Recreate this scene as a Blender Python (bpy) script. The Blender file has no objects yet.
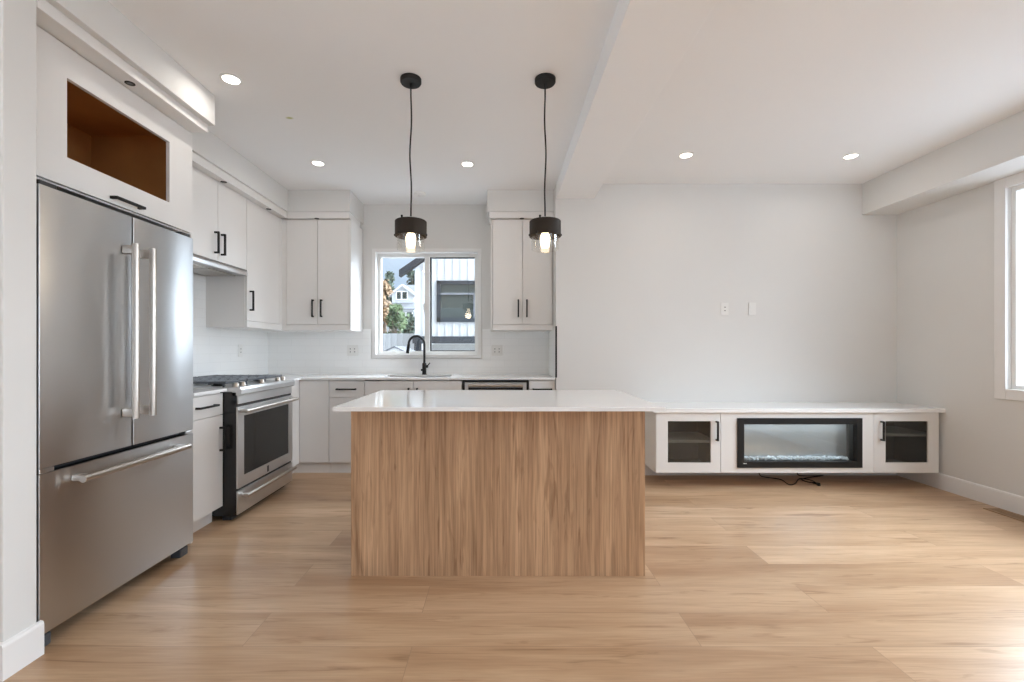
import bpy, bmesh, math, random
from mathutils import Vector, Matrix

random.seed(7)
scn = bpy.context.scene
col = scn.collection

# ------------------------------------------------------------------ camera
cd = bpy.data.cameras.new('camera')
cam = bpy.data.objects.new('camera', cd)
col.objects.link(cam)
cam.location = (0, 0, 1.185)
cam.rotation_euler = (math.pi / 2, 0, 0)
cd.sensor_fit = 'HORIZONTAL'
cd.sensor_width = 36.0
cd.lens = 450.0 / 1024.0 * 36.0
cd.shift_x = 12.0 / 1024.0
cd.shift_y = 8.0 / 1024.0
cd.clip_start = 0.05
cd.clip_end = 400
scn.camera = cam

# ------------------------------------------------------------------ world, sun, exposure
SKY_STRENGTH = 0.85
SKY_GLOW = 25.0
wd = bpy.data.worlds.new('sky')
scn.world = wd
wd.use_nodes = True
wn = wd.node_tree.nodes
wl = wd.node_tree.links
wn.clear()
wo = wn.new('ShaderNodeOutputWorld')
wb = wn.new('ShaderNodeBackground')
wt = wn.new('ShaderNodeTexCoord')
wsep = wn.new('ShaderNodeSeparateXYZ')
wr = wn.new('ShaderNodeValToRGB')
wl.new(wt.outputs['Generated'], wsep.inputs[0])
wl.new(wsep.outputs['Z'], wr.inputs[0])
wr.color_ramp.elements[0].position = 0.0
wr.color_ramp.elements[0].color = (0.80, 0.84, 0.88, 1)
wr.color_ramp.elements[1].position = 0.6
wr.color_ramp.elements[1].color = (1.9, 2.1, 2.3, 1)
e = wr.color_ramp.elements.new(0.12)
e.color = (0.58, 0.76, 1.0, 1)
# broad bright haze around the (veiled) sun, which stands beyond the side windows
SUN_DIR = Vector((0.78, 0.22, 0.58)).normalized()
wdot = wn.new('ShaderNodeVectorMath'); wdot.operation = 'DOT_PRODUCT'
wdot.inputs[1].default_value = SUN_DIR
wl.new(wt.outputs['Generated'], wdot.inputs[0])
wmr = wn.new('ShaderNodeMapRange'); wmr.interpolation_type = 'SMOOTHSTEP'
wmr.inputs['From Min'].default_value = 0.22
wmr.inputs['From Max'].default_value = 1.0
wmr.inputs['To Min'].default_value = 0.0
wmr.inputs['To Max'].default_value = SKY_GLOW
wl.new(wdot.outputs['Value'], wmr.inputs['Value'])
wg = wn.new('ShaderNodeVectorMath'); wg.operation = 'SCALE'
wg.inputs[0].default_value = (0.80, 0.90, 1.02)
wl.new(wmr.outputs[0], wg.inputs['Scale'])
wa = wn.new('ShaderNodeVectorMath'); wa.operation = 'ADD'
wl.new(wr.outputs[0], wa.inputs[0]); wl.new(wg.outputs[0], wa.inputs[1])
wl.new(wa.outputs[0], wb.inputs[0])
wb.inputs[1].default_value = SKY_STRENGTH
wl.new(wb.outputs[0], wo.inputs[0])

DOWNLIGHT_W = 1.3
BULB_W = 1.5
scn.view_settings.view_transform = 'Standard'
scn.view_settings.look = 'None'
scn.view_settings.gamma = 1.0
scn.view_settings.use_curve_mapping = False
scn.view_settings.exposure = 0.10
scn.cycles.max_bounces = 12
scn.cycles.diffuse_bounces = 8
scn.cycles.glossy_bounces = 6
scn.cycles.transmission_bounces = 10
scn.cycles.transparent_max_bounces = 16
scn.cycles.sample_clamp_indirect = 6.0
scn.cycles.caustics_reflective = False
scn.cycles.caustics_refractive = False
scn.cycles.use_denoising = True

def portal(name, loc, direction, sx, sy):
    d = bpy.data.lights.new(name, 'AREA')
    d.shape = 'RECTANGLE'
    d.size = sx
    d.size_y = sy
    d.cycles.is_portal = True
    o = bpy.data.objects.new(name, d)
    col.objects.link(o)
    o.location = loc
    o.rotation_euler = Vector(direction).to_track_quat('-Z', 'Y').to_euler()
    return o

portal('portal_kitchen', (-0.797, 4.985, 1.676), (0, -1, 0), 1.07, 1.06)
portal('portal_living', (3.895, 2.46, 1.63), (-1, 0, 0), 1.7, 1.48)
portal('portal_side', (3.895, -1.5, 1.63), (-1, 0, 0), 2.2, 1.48)
portal('portal_rear', (0.7, -3.19, 1.25), (0, 1, 0), 5.0, 2.4)
portal('portal_hall', (-3.295, -0.5, 1.12), (1, 0, 0), 1.8, 2.15)

# ------------------------------------------------------------------ materials
def mat(name):
    m = bpy.data.materials.new(name)
    m.use_nodes = True
    nt = m.node_tree
    return m, nt, nt.nodes['Principled BSDF']

def simple(name, c, rough=0.5, metal=0.0, noise=0.0, nscale=8.0, bump=0.0, bscale=200.0, coat=0.0, spec=0.5):
    m, nt, p = mat(name)
    p.inputs['Base Color'].default_value = (*c, 1)
    p.inputs['Roughness'].default_value = rough
    p.inputs['Metallic'].default_value = metal
    p.inputs['Coat Weight'].default_value = coat
    p.inputs['Specular IOR Level'].default_value = spec
    tc = nt.nodes.new('ShaderNodeTexCoord')
    if noise > 0:
        n = nt.nodes.new('ShaderNodeTexNoise')
        n.inputs['Scale'].default_value = nscale
        n.inputs['Detail'].default_value = 4
        r = nt.nodes.new('ShaderNodeValToRGB')
        r.color_ramp.elements[0].position = 0.3
        r.color_ramp.elements[1].position = 0.7
        r.color_ramp.elements[0].color = (*[v * (1 - noise) for v in c], 1)
        r.color_ramp.elements[1].color = (*[min(1, v * (1 + noise * 0.5)) for v in c], 1)
        nt.links.new(tc.outputs['Object'], n.inputs['Vector'])
        nt.links.new(n.outputs['Fac'], r.inputs[0])
        nt.links.new(r.outputs[0], p.inputs['Base Color'])
    if bump > 0:
        n2 = nt.nodes.new('ShaderNodeTexNoise')
        n2.inputs['Scale'].default_value = bscale
        b = nt.nodes.new('ShaderNodeBump')
        b.inputs['Strength'].default_value = bump
        b.inputs['Distance'].default_value = 0.002
        nt.links.new(tc.outputs['Object'], n2.inputs['Vector'])
        nt.links.new(n2.outputs['Fac'], b.inputs['Height'])
        nt.links.new(b.outputs[0], p.inputs['Normal'])
    return m

def emit(name, c, s):
    m, nt, p = mat(name)
    p.inputs['Base Color'].default_value = (*c, 1)
    p.inputs['Emission Color'].default_value = (*c, 1)
    p.inputs['Emission Strength'].default_value = s
    return m

def glass(name, tint=(1, 1, 1), refl=0.08, rough=0.0):
    """thin clear pane: mostly transparent with a fresnel reflection"""
    m = bpy.data.materials.new(name)
    m.use_nodes = True
    nt = m.node_tree
    nt.nodes.clear()
    o = nt.nodes.new('ShaderNodeOutputMaterial')
    t = nt.nodes.new('ShaderNodeBsdfTransparent')
    t.inputs[0].default_value = (*tint, 1)
    g = nt.nodes.new('ShaderNodeBsdfGlossy')
    g.inputs['Roughness'].default_value = rough
    g.inputs['Color'].default_value = (1, 1, 1, 1)
    fr = nt.nodes.new('ShaderNodeLayerWeight')
    pw = nt.nodes.new('ShaderNodeMath')
    pw.operation = 'POWER'
    pw.inputs[1].default_value = 5.0
    mul = nt.nodes.new('ShaderNodeMath')
    mul.operation = 'MULTIPLY_ADD'
    mul.inputs[1].default_value = 0.8
    mul.inputs[2].default_value = refl
    mul.use_clamp = True
    mx = nt.nodes.new('ShaderNodeMixShader')
    nt.links.new(fr.outputs['Facing'], pw.inputs[0])
    nt.links.new(pw.outputs[0], mul.inputs[0])
    nt.links.new(mul.outputs[0], mx.inputs[0])
    nt.links.new(t.outputs[0], mx.inputs[1])
    nt.links.new(g.outputs[0], mx.inputs[2])
    nt.links.new(mx.outputs[0], o.inputs[0])
    return m

def floor_material():
    m, nt, p = mat('oak_plank_floor')
    N, L = nt.nodes, nt.links
    tc = N.new('ShaderNodeTexCoord')
    mp = N.new('ShaderNodeMapping')
    mp.inputs['Location'].default_value = (0.35, 0.04, 0)
    L.new(tc.outputs['Object'], mp.inputs['Vector'])
    def brick(c1, c2, mortar, msize):
        b = N.new('ShaderNodeTexBrick')
        b.offset = 0.37
        b.offset_frequency = 2
        b.squash = 1.0
        b.inputs['Color1'].default_value = c1
        b.inputs['Color2'].default_value = c2
        b.inputs['Mortar'].default_value = mortar
        b.inputs['Scale'].default_value = 1.0
        b.inputs['Mortar Size'].default_value = msize
        b.inputs['Mortar Smooth'].default_value = 0.3
        b.inputs['Bias'].default_value = 0.0
        b.inputs['Brick Width'].default_value = 1.83
        b.inputs['Row Height'].default_value = 0.229
        L.new(mp.outputs[0], b.inputs['Vector'])
        return b
    br = brick((0, 0, 0, 1), (1, 1, 1, 1), (0.5, 0.5, 0.5, 1), 0.0)
    seam = brick((1, 1, 1, 1), (1, 1, 1, 1), (0, 0, 0, 1), 0.0013)
    # per-plank shift of the grain
    comb = N.new('ShaderNodeCombineXYZ')
    mm = N.new('ShaderNodeMath'); mm.operation = 'MULTIPLY'; mm.inputs[1].default_value = 37.0
    L.new(br.outputs['Color'], mm.inputs[0])
    L.new(mm.outputs[0], comb.inputs[0]); L.new(mm.outputs[0], comb.inputs[2])
    add = N.new('ShaderNodeVectorMath'); add.operation = 'ADD'
    L.new(mp.outputs[0], add.inputs[0]); L.new(comb.outputs[0], add.inputs[1])
    def stretched(sx, sy, scale, detail, rough=0.55, dist=0.0):
        g = N.new('ShaderNodeMapping')
        g.inputs['Scale'].default_value = (sx, sy, 1)
        L.new(add.outputs[0], g.inputs['Vector'])
        n = N.new('ShaderNodeTexNoise')
        n.inputs['Scale'].default_value = scale
        n.inputs['Detail'].default_value = detail
        n.inputs['Roughness'].default_value = rough
        n.inputs['Distortion'].default_value = dist
        L.new(g.outputs[0], n.inputs['Vector'])
        return n
    big = stretched(0.55, 4.5, 1.5, 4, 0.55, 0.5)
    fine = stretched(1.5, 40, 3.0, 4)
    knot = stretched(1.3, 13, 1.7, 4, 0.55, 1.2)
    r1 = N.new('ShaderNodeValToRGB')
    r1.color_ramp.elements[0].position = 0.33
    r1.color_ramp.elements[0].color = (0.46, 0.288, 0.166, 1)
    r1.color_ramp.elements[1].position = 0.66
    r1.color_ramp.elements[1].color = (0.64, 0.45, 0.29, 1)
    L.new(big.outputs['Fac'], r1.inputs[0])
    r2 = N.new('ShaderNodeValToRGB')
    r2.color_ramp.elements[0].position = 0.3
    r2.color_ramp.elements[0].color = (0.86, 0.84, 0.815, 1)
    r2.color_ramp.elements[1].position = 0.7
    r2.color_ramp.elements[1].color = (1.03, 1.03, 1.03, 1)
    L.new(fine.outputs['Fac'], r2.inputs[0])
    r3 = N.new('ShaderNodeValToRGB')
    r3.color_ramp.elements[0].position = 0.27
    r3.color_ramp.elements[0].color = (0.66, 0.59, 0.52, 1)
    r3.color_ramp.elements[1].position = 0.42
    r3.color_ramp.elements[1].color = (1, 1, 1, 1)
    L.new(knot.outputs['Fac'], r3.inputs[0])
    r4 = N.new('ShaderNodeValToRGB')
    r4.color_ramp.elements[0].color = (0.84, 0.80, 0.76, 1)
    r4.color_ramp.elements[1].color = (1.08, 1.09, 1.10, 1)
    L.new(br.outputs['Color'], r4.inputs[0])
    cur = r1.outputs[0]
    for o in (r2.outputs[0], r3.outputs[0], r4.outputs[0]):
        x = N.new('ShaderNodeMix'); x.data_type = 'RGBA'; x.blend_type = 'MULTIPLY'
        x.inputs['Factor'].default_value = 1.0
        L.new(cur, x.inputs['A']); L.new(o, x.inputs['B'])
        cur = x.outputs['Result']
    x = N.new('ShaderNodeMix'); x.data_type = 'RGBA'
    x.inputs['A'].default_value = (0.33, 0.215, 0.13, 1)
    L.new(seam.outputs['Color'], x.inputs['Factor'])
    L.new(cur, x.inputs['B'])
    L.new(x.outputs['Result'], p.inputs['Base Color'])
    p.inputs['Roughness'].default_value = 0.32
    p.inputs['Specular IOR Level'].default_value = 0.45
    b = N.new('ShaderNodeBump'); b.inputs['Strength'].default_value = 0.12; b.inputs['Distance'].default_value = 0.001
    L.new(fine.outputs['Fac'], b.inputs['Height']); L.new(b.outputs[0], p.inputs['Normal'])
    return m

def oak_vertical():
    m, nt, p = mat('oak_veneer')
    N, L = nt.nodes, nt.links
    tc = N.new('ShaderNodeTexCoord')
    def n(sx, sz, scale, det, dist):
        g = N.new('ShaderNodeMapping'); g.inputs['Scale'].default_value = (sx, sx, sz)
        L.new(tc.outputs['Object'], g.inputs['Vector'])
        t = N.new('ShaderNodeTexNoise'); t.inputs['Scale'].default_value = scale
        t.inputs['Detail'].default_value = det; t.inputs['Distortion'].default_value = dist
        L.new(g.outputs[0], t.inputs['Vector'])
        return t
    a = n(9, 0.55, 1.6, 6, 0.8)
    f = n(60, 1.6, 2.2, 5, 0.2)
    k = n(14, 1.6, 1.5, 4, 1.5)
    r = N.new('ShaderNodeValToRGB')
    r.color_ramp.elements[0].position = 0.3; r.color_ramp.elements[0].color = (0.40, 0.24, 0.135, 1)
    r.color_ramp.elements[1].position = 0.7; r.color_ramp.elements[1].color = (0.62, 0.405, 0.245, 1)
    L.new(a.outputs['Fac'], r.inputs[0])
    r2 = N.new('ShaderNodeValToRGB')
    r2.color_ramp.elements[0].position = 0.32; r2.color_ramp.elements[0].color = (0.70, 0.66, 0.62, 1)
    r2.color_ramp.elements[1].position = 0.6; r2.color_ramp.elements[1].color = (1.08, 1.08, 1.08, 1)
    L.new(f.outputs['Fac'], r2.inputs[0])
    r3 = N.new('ShaderNodeValToRGB')
    r3.color_ramp.elements[0].position = 0.3; r3.color_ramp.elements[0].color = (0.66, 0.6, 0.55, 1)
    r3.color_ramp.elements[1].position = 0.42; r3.color_ramp.elements[1].color = (1, 1, 1, 1)
    L.new(k.outputs['Fac'], r3.inputs[0])
    cur = r.outputs[0]
    for o in (r2.outputs[0], r3.outputs[0]):
        x = N.new('ShaderNodeMix'); x.data_type = 'RGBA'; x.blend_type = 'MULTIPLY'; x.inputs['Factor'].default_value = 1
        L.new(cur, x.inputs['A']); L.new(o, x.inputs['B']); cur = x.outputs['Result']
    L.new(cur, p.inputs['Base Color'])
    p.inputs['Roughness'].default_value = 0.5
    return m

def tile_material():
    m, nt, p = mat('white_wall_tile')
    N, L = nt.nodes, nt.links
    tc = N.new('ShaderNodeTexCoord')
    sp = N.new('ShaderNodeSeparateXYZ'); L.new(tc.outputs['Object'], sp.inputs[0])
    ad = N.new('ShaderNodeMath'); ad.operation = 'ADD'
    L.new(sp.outputs['X'], ad.inputs[0]); L.new(sp.outputs['Y'], ad.inputs[1])
    cb = N.new('ShaderNodeCombineXYZ'); L.new(ad.outputs[0], cb.inputs[0]); L.new(sp.outputs['Z'], cb.inputs[1])
    b = N.new('ShaderNodeTexBrick')
    b.offset = 0.5
    b.inputs['Color1'].default_value = (0.88, 0.88, 0.87, 1)
    b.inputs['Color2'].default_value = (0.865, 0.865, 0.855, 1)
    b.inputs['Mortar'].default_value = (0.78, 0.78, 0.77, 1)
    b.inputs['Scale'].default_value = 1.0
    b.inputs['Mortar Size'].default_value = 0.0012
    b.inputs['Brick Width'].default_value = 0.305
    b.inputs['Row Height'].default_value = 0.0762
    L.new(cb.outputs[0], b.inputs['Vector'])
    L.new(b.outputs['Color'], p.inputs['Base Color'])
    p.inputs['Roughness'].default_value = 0.22
    return m

def steel_material(name, c, rough, axis):
    m, nt, p = mat(name)
    N, L = nt.nodes, nt.links
    p.inputs['Base Color'].default_value = (*c, 1)
    p.inputs['Metallic'].default_value = 1.0
    tc = N.new('ShaderNodeTexCoord')
    g = N.new('ShaderNodeMapping')
    g.inputs['Scale'].default_value = (4, 4, 400) if axis == 'h' else (300, 300, 3)
    L.new(tc.outputs['Object'], g.inputs['Vector'])
    n = N.new('ShaderNodeTexNoise'); n.inputs['Scale'].default_value = 1.0; n.inputs['Detail'].default_value = 2
    L.new(g.outputs[0], n.inputs['Vector'])
    r = N.new('ShaderNodeMapRange')
    r.inputs['To Min'].default_value = rough - 0.012; r.inputs['To Max'].default_value = rough + 0.015
    L.new(n.outputs['Fac'], r.inputs['Value']); L.new(r.outputs[0], p.inputs['Roughness'])
    tg = N.new('ShaderNodeTangent'); tg.direction_type = 'RADIAL'; tg.axis = 'Z'
    p.inputs['Anisotropic'].default_value = 0.8
    p.inputs['Anisotropic Rotation'].default_value = 0.25
    L.new(tg.outputs[0], p.inputs['Tangent'])
    # slow waviness of the pressed sheet
    n2 = N.new('ShaderNodeTexNoise'); n2.inputs['Scale'].default_value = 1.6; n2.inputs['Detail'].default_value = 1
    L.new(tc.outputs['Object'], n2.inputs['Vector'])
    b = N.new('ShaderNodeBump'); b.inputs['Strength'].default_value = 0.30; b.inputs['Distance'].default_value = 0.05
    L.new(n2.outputs['Fac'], b.inputs['Height']); L.new(b.outputs[0], p.inputs['Normal'])
    return m

def ceiling_material():
    m, nt, p = mat('ceiling_paint')
    N, L = nt.nodes, nt.links
    p.inputs['Roughness'].default_value = 0.85
    tc = N.new('ShaderNodeTexCoord')
    mp = N.new('ShaderNodeMapping')
    mp.inputs['Location'].default_value = (1.417 * 1.0, -3.03 * 1.6, 0)
    mp.inputs['Scale'].default_value = (1.0, 1.6, 0)
    L.new(tc.outputs['Object'], mp.inputs['Vector'])
    ln = N.new('ShaderNodeVectorMath'); ln.operation = 'LENGTH'
    L.new(mp.outputs[0], ln.inputs[0])
    lt = N.new('ShaderNodeMapRange')
    lt.inputs['From Min'].default_value = 0.012; lt.inputs['From Max'].default_value = 0.03
    lt.inputs['To Min'].default_value = 1.0; lt.inputs['To Max'].default_value = 0.0
    L.new(ln.outputs['Value'], lt.inputs['Value'])
    x = N.new('ShaderNodeMix'); x.data_type = 'RGBA'
    x.inputs['A'].default_value = (0.86, 0.862, 0.862, 1)
    x.inputs['B'].default_value = (0.55, 0.55, 0.26, 1)
    L.new(lt.outputs[0], x.inputs['Factor'])
    L.new(x.outputs['Result'], p.inputs['Base Color'])
    return m

def siding_material():
    m, nt, p = mat('board_and_batten')
    N, L = nt.nodes, nt.links
    tc = N.new('ShaderNodeTexCoord')
    sp = N.new('ShaderNodeSeparateXYZ'); L.new(tc.outputs['Object'], sp.inputs[0])
    n = N.new('ShaderNodeTexNoise'); n.inputs['Scale'].default_value = 3
    L.new(tc.outputs['Object'], n.inputs['Vector'])
    r = N.new('ShaderNodeValToRGB')
    r.color_ramp.elements[0].color = (0.37, 0.375, 0.38, 1)
    r.color_ramp.elements[1].color = (0.41, 0.41, 0.41, 1)
    L.new(n.outputs['Fac'], r.inputs[0]); L.new(r.outputs[0], p.inputs['Base Color'])
    p.inputs['Roughness'].default_value = 0.6
    return m

M = {}
M['wall'] = simple('wall_paint', (0.70, 0.690, 0.668), 0.7, noise=0.01, nscale=2, bump=0.04, bscale=300)
M['ceiling'] = ceiling_material()
M['trim'] = simple('trim_paint', (0.80, 0.79, 0.775), 0.45, noise=0.01)
M['floor'] = floor_material()
M['cab'] = simple('cabinet_white', (0.755, 0.737, 0.714), 0.42, noise=0.01, nscale=4)
M['cab_in'] = simple('cabinet_interior_maple', (0.46, 0.21, 0.065), 0.5, noise=0.12, nscale=6)
M['quartz'] = simple('white_quartz', (0.84, 0.835, 0.825), 0.12, noise=0.012, nscale=30)
M['oak'] = oak_vertical()
M['tile'] = tile_material()
M['steel'] = steel_material('brushed_steel', (0.58, 0.585, 0.59), 0.30, 'v')
M['steel_h'] = steel_material('brushed_steel_horizontal', (0.62, 0.615, 0.61), 0.30, 'h')
M['handle_steel'] = simple('satin_steel', (0.50, 0.455, 0.41), 0.28, 1.0)
M['black'] = simple('black_metal', (0.014, 0.013, 0.012), 0.5, spec=0.25)
M['black_gloss'] = simple('black_enamel', (0.012, 0.012, 0.013), 0.22)
M['iron'] = simple('cast_iron', (0.065, 0.072, 0.082), 0.34, bump=0.2, bscale=300)
M['oven_glass'] = simple('oven_glass', (0.016, 0.016, 0.015), 0.05, spec=0.3)
M['rubber'] = simple('dark_plastic', (0.03, 0.03, 0.032), 0.5)
M['bronze'] = simple('dark_bronze', (0.030, 0.022, 0.016), 0.6, spec=0.25)
M['plastic'] = simple('white_plastic', (0.82, 0.82, 0.80), 0.35)
M['plate'] = simple('outlet_plate', (0.76, 0.75, 0.725), 0.4)
M['glass'] = glass('window_glass', (0.97, 0.98, 0.98), 0.04)
M['shade_glass'] = glass('clear_shade_glass', (0.975, 0.97, 0.955), 0.08)
M['tint'] = glass('smoked_glass', (0.56, 0.56, 0.54), 0.05)
M['fire_glass'] = glass('fireplace_glass', (0.92, 0.94, 0.95), 0.04)
M['fire_back'] = simple('polished_firebox_panel', (0.60, 0.63, 0.64), 0.10, 0.6)
M['fire_side'] = simple('firebox_side', (0.03, 0.03, 0.028), 0.3)
M['crystal'] = simple('crushed_glass', (0.88, 0.93, 0.95), 0.1, noise=0.2, nscale=60)
M['bulb'] = emit('lit_bulb', (1.0, 0.80, 0.56), 5.0)
M['led'] = emit('lit_diffuser', (1.0, 0.93, 0.82), 14.0)
M['brass'] = simple('socket_brass', (0.72, 0.55, 0.33), 0.35, 0.9)
M['dark_in'] = simple('dark_interior', (0.13, 0.13, 0.12), 0.6)
M['siding'] = siding_material()
M['roof'] = simple('dark_roof_trim', (0.022, 0.024, 0.028), 0.7, noise=0.1, spec=0.15)
M['shingle'] = simple('grey_shingle', (0.10, 0.105, 0.115), 0.8, noise=0.25, nscale=3)
M['out_glass'] = simple('dark_window_glass', (0.035, 0.04, 0.035), 0.1, spec=0.15)
M['grass'] = simple('gravel_ground', (0.36, 0.36, 0.37), 0.9, noise=0.2, nscale=1)
M['leaf_green'] = simple('green_leaves', (0.055, 0.085, 0.028), 0.7, noise=0.4, nscale=1.5)
M['leaf_rust'] = simple('rust_leaves', (0.19, 0.115, 0.055), 0.7, noise=0.4, nscale=1.5)
M['leaf_dark'] = simple('dark_needles', (0.03, 0.045, 0.028), 0.8, noise=0.3, nscale=1.5)
M['bark'] = simple('bark', (0.12, 0.085, 0.06), 0.9, noise=0.3)
M['vent'] = simple('register_wood', (0.40, 0.26, 0.15), 0.5, noise=0.1)
M['concrete'] = simple('porch_grey', (0.36, 0.36, 0.34), 0.8, noise=0.1)
M['lamp_off'] = simple('puck_lens', (0.06, 0.06, 0.055), 0.3)

# ------------------------------------------------------------------ mesh helpers
def B():
    return bmesh.new()

def box(bm, x0, x1, y0, y1, z0, z1, bev=0.0):
    r = bmesh.ops.create_cube(bm, size=1.0)
    vs = r['verts']
    for v in vs:
        v.co.x = x0 + (v.co.x + 0.5) * (x1 - x0)
        v.co.y = y0 + (v.co.y + 0.5) * (y1 - y0)
        v.co.z = z0 + (v.co.z + 0.5) * (z1 - z0)
    if bev > 0:
        es = list({e for v in vs for e in v.link_edges})
        bmesh.ops.bevel(bm, geom=es, offset=bev, segments=2, profile=0.5, affect='EDGES')
    return bm

def cyl(bm, p0, p1, r0, r1=None, seg=24, caps=True):
    r1 = r0 if r1 is None else r1
    p0, p1 = Vector(p0), Vector(p1)
    d = p1 - p0
    q = d.to_track_quat('Z', 'Y').to_matrix().to_4x4()
    mtx = Matrix.Translation((p0 + p1) / 2) @ q
    bmesh.ops.create_cone(bm, cap_ends=caps, segments=seg, radius1=r0, radius2=r1, depth=d.length, matrix=mtx)
    return bm

def lathe(bm, c, prof, seg=40):
    """prof: list of (radius, z) around the vertical axis through c"""
    rings = []
    for r, z in prof:
        if r < 1e-5:
            rings.append([bm.verts.new((c[0], c[1], z))])
        else:
            rings.append([bm.verts.new((c[0] + r * math.cos(2 * math.pi * i / seg), c[1] + r * math.sin(2 * math.pi * i / seg), z)) for i in range(seg)])
    for a, b in zip(rings[:-1], rings[1:]):
        for i in range(seg):
            j = (i + 1) % seg
            if len(a) == 1 and len(b) == 1:
                continue
            if len(a) == 1:
                bm.faces.new((a[0], b[j], b[i]))
            elif len(b) == 1:
                bm.faces.new((a[i], a[j], b[0]))
            else:
                bm.faces.new((a[i], a[j], b[j], b[i]))
    return bm

def tube(bm, pts, r, seg=10):
    pts = [Vector(p) for p in pts]
    n = len(pts)
    rings = []
    prev = None
    for i, p in enumerate(pts):
        d = (pts[min(i + 1, n - 1)] - pts[max(i - 1, 0)]).normalized()
        if prev is None:
            u = d.orthogonal().normalized()
        else:
            u = (prev - d * prev.dot(d)).normalized()
        prev = u
        w = d.cross(u)
        rr = r[i] if isinstance(r, (list, tuple)) else r
        rings.append([bm.verts.new(p + (u * math.cos(2 * math.pi * k / seg) + w * math.sin(2 * math.pi * k / seg)) * rr) for k in range(seg)])
    for a, b in zip(rings[:-1], rings[1:]):
        for k in range(seg):
            j = (k + 1) % seg
            bm.faces.new((a[k], a[j], b[j], b[k]))
    bm.faces.new(list(reversed(rings[0])))
    bm.faces.new(rings[-1])
    return bm

def prism(bm, poly, axis, a0, a1):
    """extrude a 2-D polygon along an axis ('x': poly is (y,z), 'y': (x,z), 'z': (x,y))"""
    def P(p, a):
        return {'x': (a, p[0], p[1]), 'y': (p[0], a, p[1]), 'z': (p[0], p[1], a)}[axis]
    A = [bm.verts.new(P(p, a0)) for p in poly]
    C = [bm.verts.new(P(p, a1)) for p in poly]
    n = len(poly)
    bm.faces.new(A)
    bm.faces.new(list(reversed(C)))
    for i in range(n):
        j = (i + 1) % n
        bm.faces.new((A[j], A[i], C[i], C[j]))
    bmesh.ops.recalc_face_normals(bm, faces=bm.faces)
    return bm

def spline(pts, n=8):
    """Catmull-Rom through the points"""
    P = [Vector(p) for p in pts]
    P = [P[0] * 2 - P[1]] + P + [P[-1] * 2 - P[-2]]
    out = []
    for i in range(1, len(P) - 2):
        for k in range(n):
            t = k / n
            a, b, c, d = P[i - 1], P[i], P[i + 1], P[i + 2]
            out.append(0.5 * ((2 * b) + (c - a) * t + (2 * a - 5 * b + 4 * c - d) * t * t + (3 * b - a - 3 * c + d) * t ** 3))
    out.append(P[-2])
    return out

def world_loc(o):
    v = Vector(o.location)
    while o.parent:
        o = o.parent
        v += o.location
    return v

def obj(name, bm, m, parent=None, smooth=False, label=None):
    me = bpy.data.meshes.new(name)
    bmesh.ops.recalc_face_normals(bm, faces=bm.faces)
    co = [v.co for v in bm.verts]
    lo = Vector([min(c[i] for c in co) for i in range(3)])
    hi = Vector([max(c[i] for c in co) for i in range(3)])
    o0 = Vector(((lo.x + hi.x) / 2, (lo.y + hi.y) / 2, lo.z))
    for v in bm.verts:
        v.co -= o0
    bm.to_mesh(me)
    bm.free()
    if smooth:
        for p in me.polygons:
            p.use_smooth = True
        try:
            me.set_sharp_from_angle(angle=math.radians(35))
        except Exception:
            pass
    o = bpy.data.objects.new(name, me)
    me.materials.append(M[m] if isinstance(m, str) else m)
    col.objects.link(o)
    if parent:
        o.parent = parent
        o.location = o0 - world_loc(parent)
    else:
        o.location = o0
    if label:
        o['label'] = label
    return o

def tag(o, label, cat, group=None, kind=None):
    o['label'] = label
    o['category'] = cat
    if group:
        o['group'] = group
    if kind:
        o['kind'] = kind
    return o

def thing(name, loc, label, cat, group=None):
    o = bpy.data.objects.new(name, None)
    o.empty_display_size = 0.1
    col.objects.link(o)
    o.location = loc
    return tag(o, label, cat, group)

def struct(name, bm, m, label, cat, origin=False):
    o = obj(name, bm, m)
    if origin:      # keep the mesh in room coordinates so the pattern lies where it should
        off = Vector(o.location)
        for v in o.data.vertices:
            v.co += off
        o.location = (0, 0, 0)
    o['kind'] = 'structure'
    o['label'] = label
    o['category'] = cat
    return o

# ------------------------------------------------------------------ room shell
CH = 2.74
KY = 4.839       # kitchen back wall
LY = 4.233       # living back wall
RX = 3.735       # right wall
LX = -2.505      # kitchen left wall
SX = 0.527       # where the living wall steps forward

struct('floor', box(B(), -3.45, 3.9, -3.35, 5.0, -0.12, 0.0), 'floor', 'wide pale oak plank floor running across the whole room', 'floor', origin=True)
struct('ceiling', box(B(), -3.45, 3.9, -3.35, 5.0, CH, CH + 0.12), 'ceiling', 'flat matt white ceiling with recessed downlights', 'ceiling', origin=True)

def wall_x(bm, y0, y1, x0, x1, holes, z0=0.0, z1=CH):
    """wall running along X with rectangular holes (xa, xb, za, zb)"""
    xs = x0
    for xa, xb, za, zb in sorted(holes):
        box(bm, xs, xa, y0, y1, z0, z1)
        if za > z0: box(bm, xa, xb, y0, y1, z0, za)
        if zb < z1: box(bm, xa, xb, y0, y1, zb, z1)
        xs = xb
    box(bm, xs, x1, y0, y1, z0, z1)
    return bm

def wall_y(bm, x0, x1, y0, y1, holes, z0=0.0, z1=CH):
    ys = y0
    for ya, yb, za, zb in sorted(holes):
        box(bm, x0, x1, ys, ya, z0, z1)
        if za > z0: box(bm, x0, x1, ya, yb, z0, za)
        if zb < z1: box(bm, x0, x1, ya, yb, zb, z1)
        ys = yb
    box(bm, x0, x1, ys, y1, z0, z1)
    return bm

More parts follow.
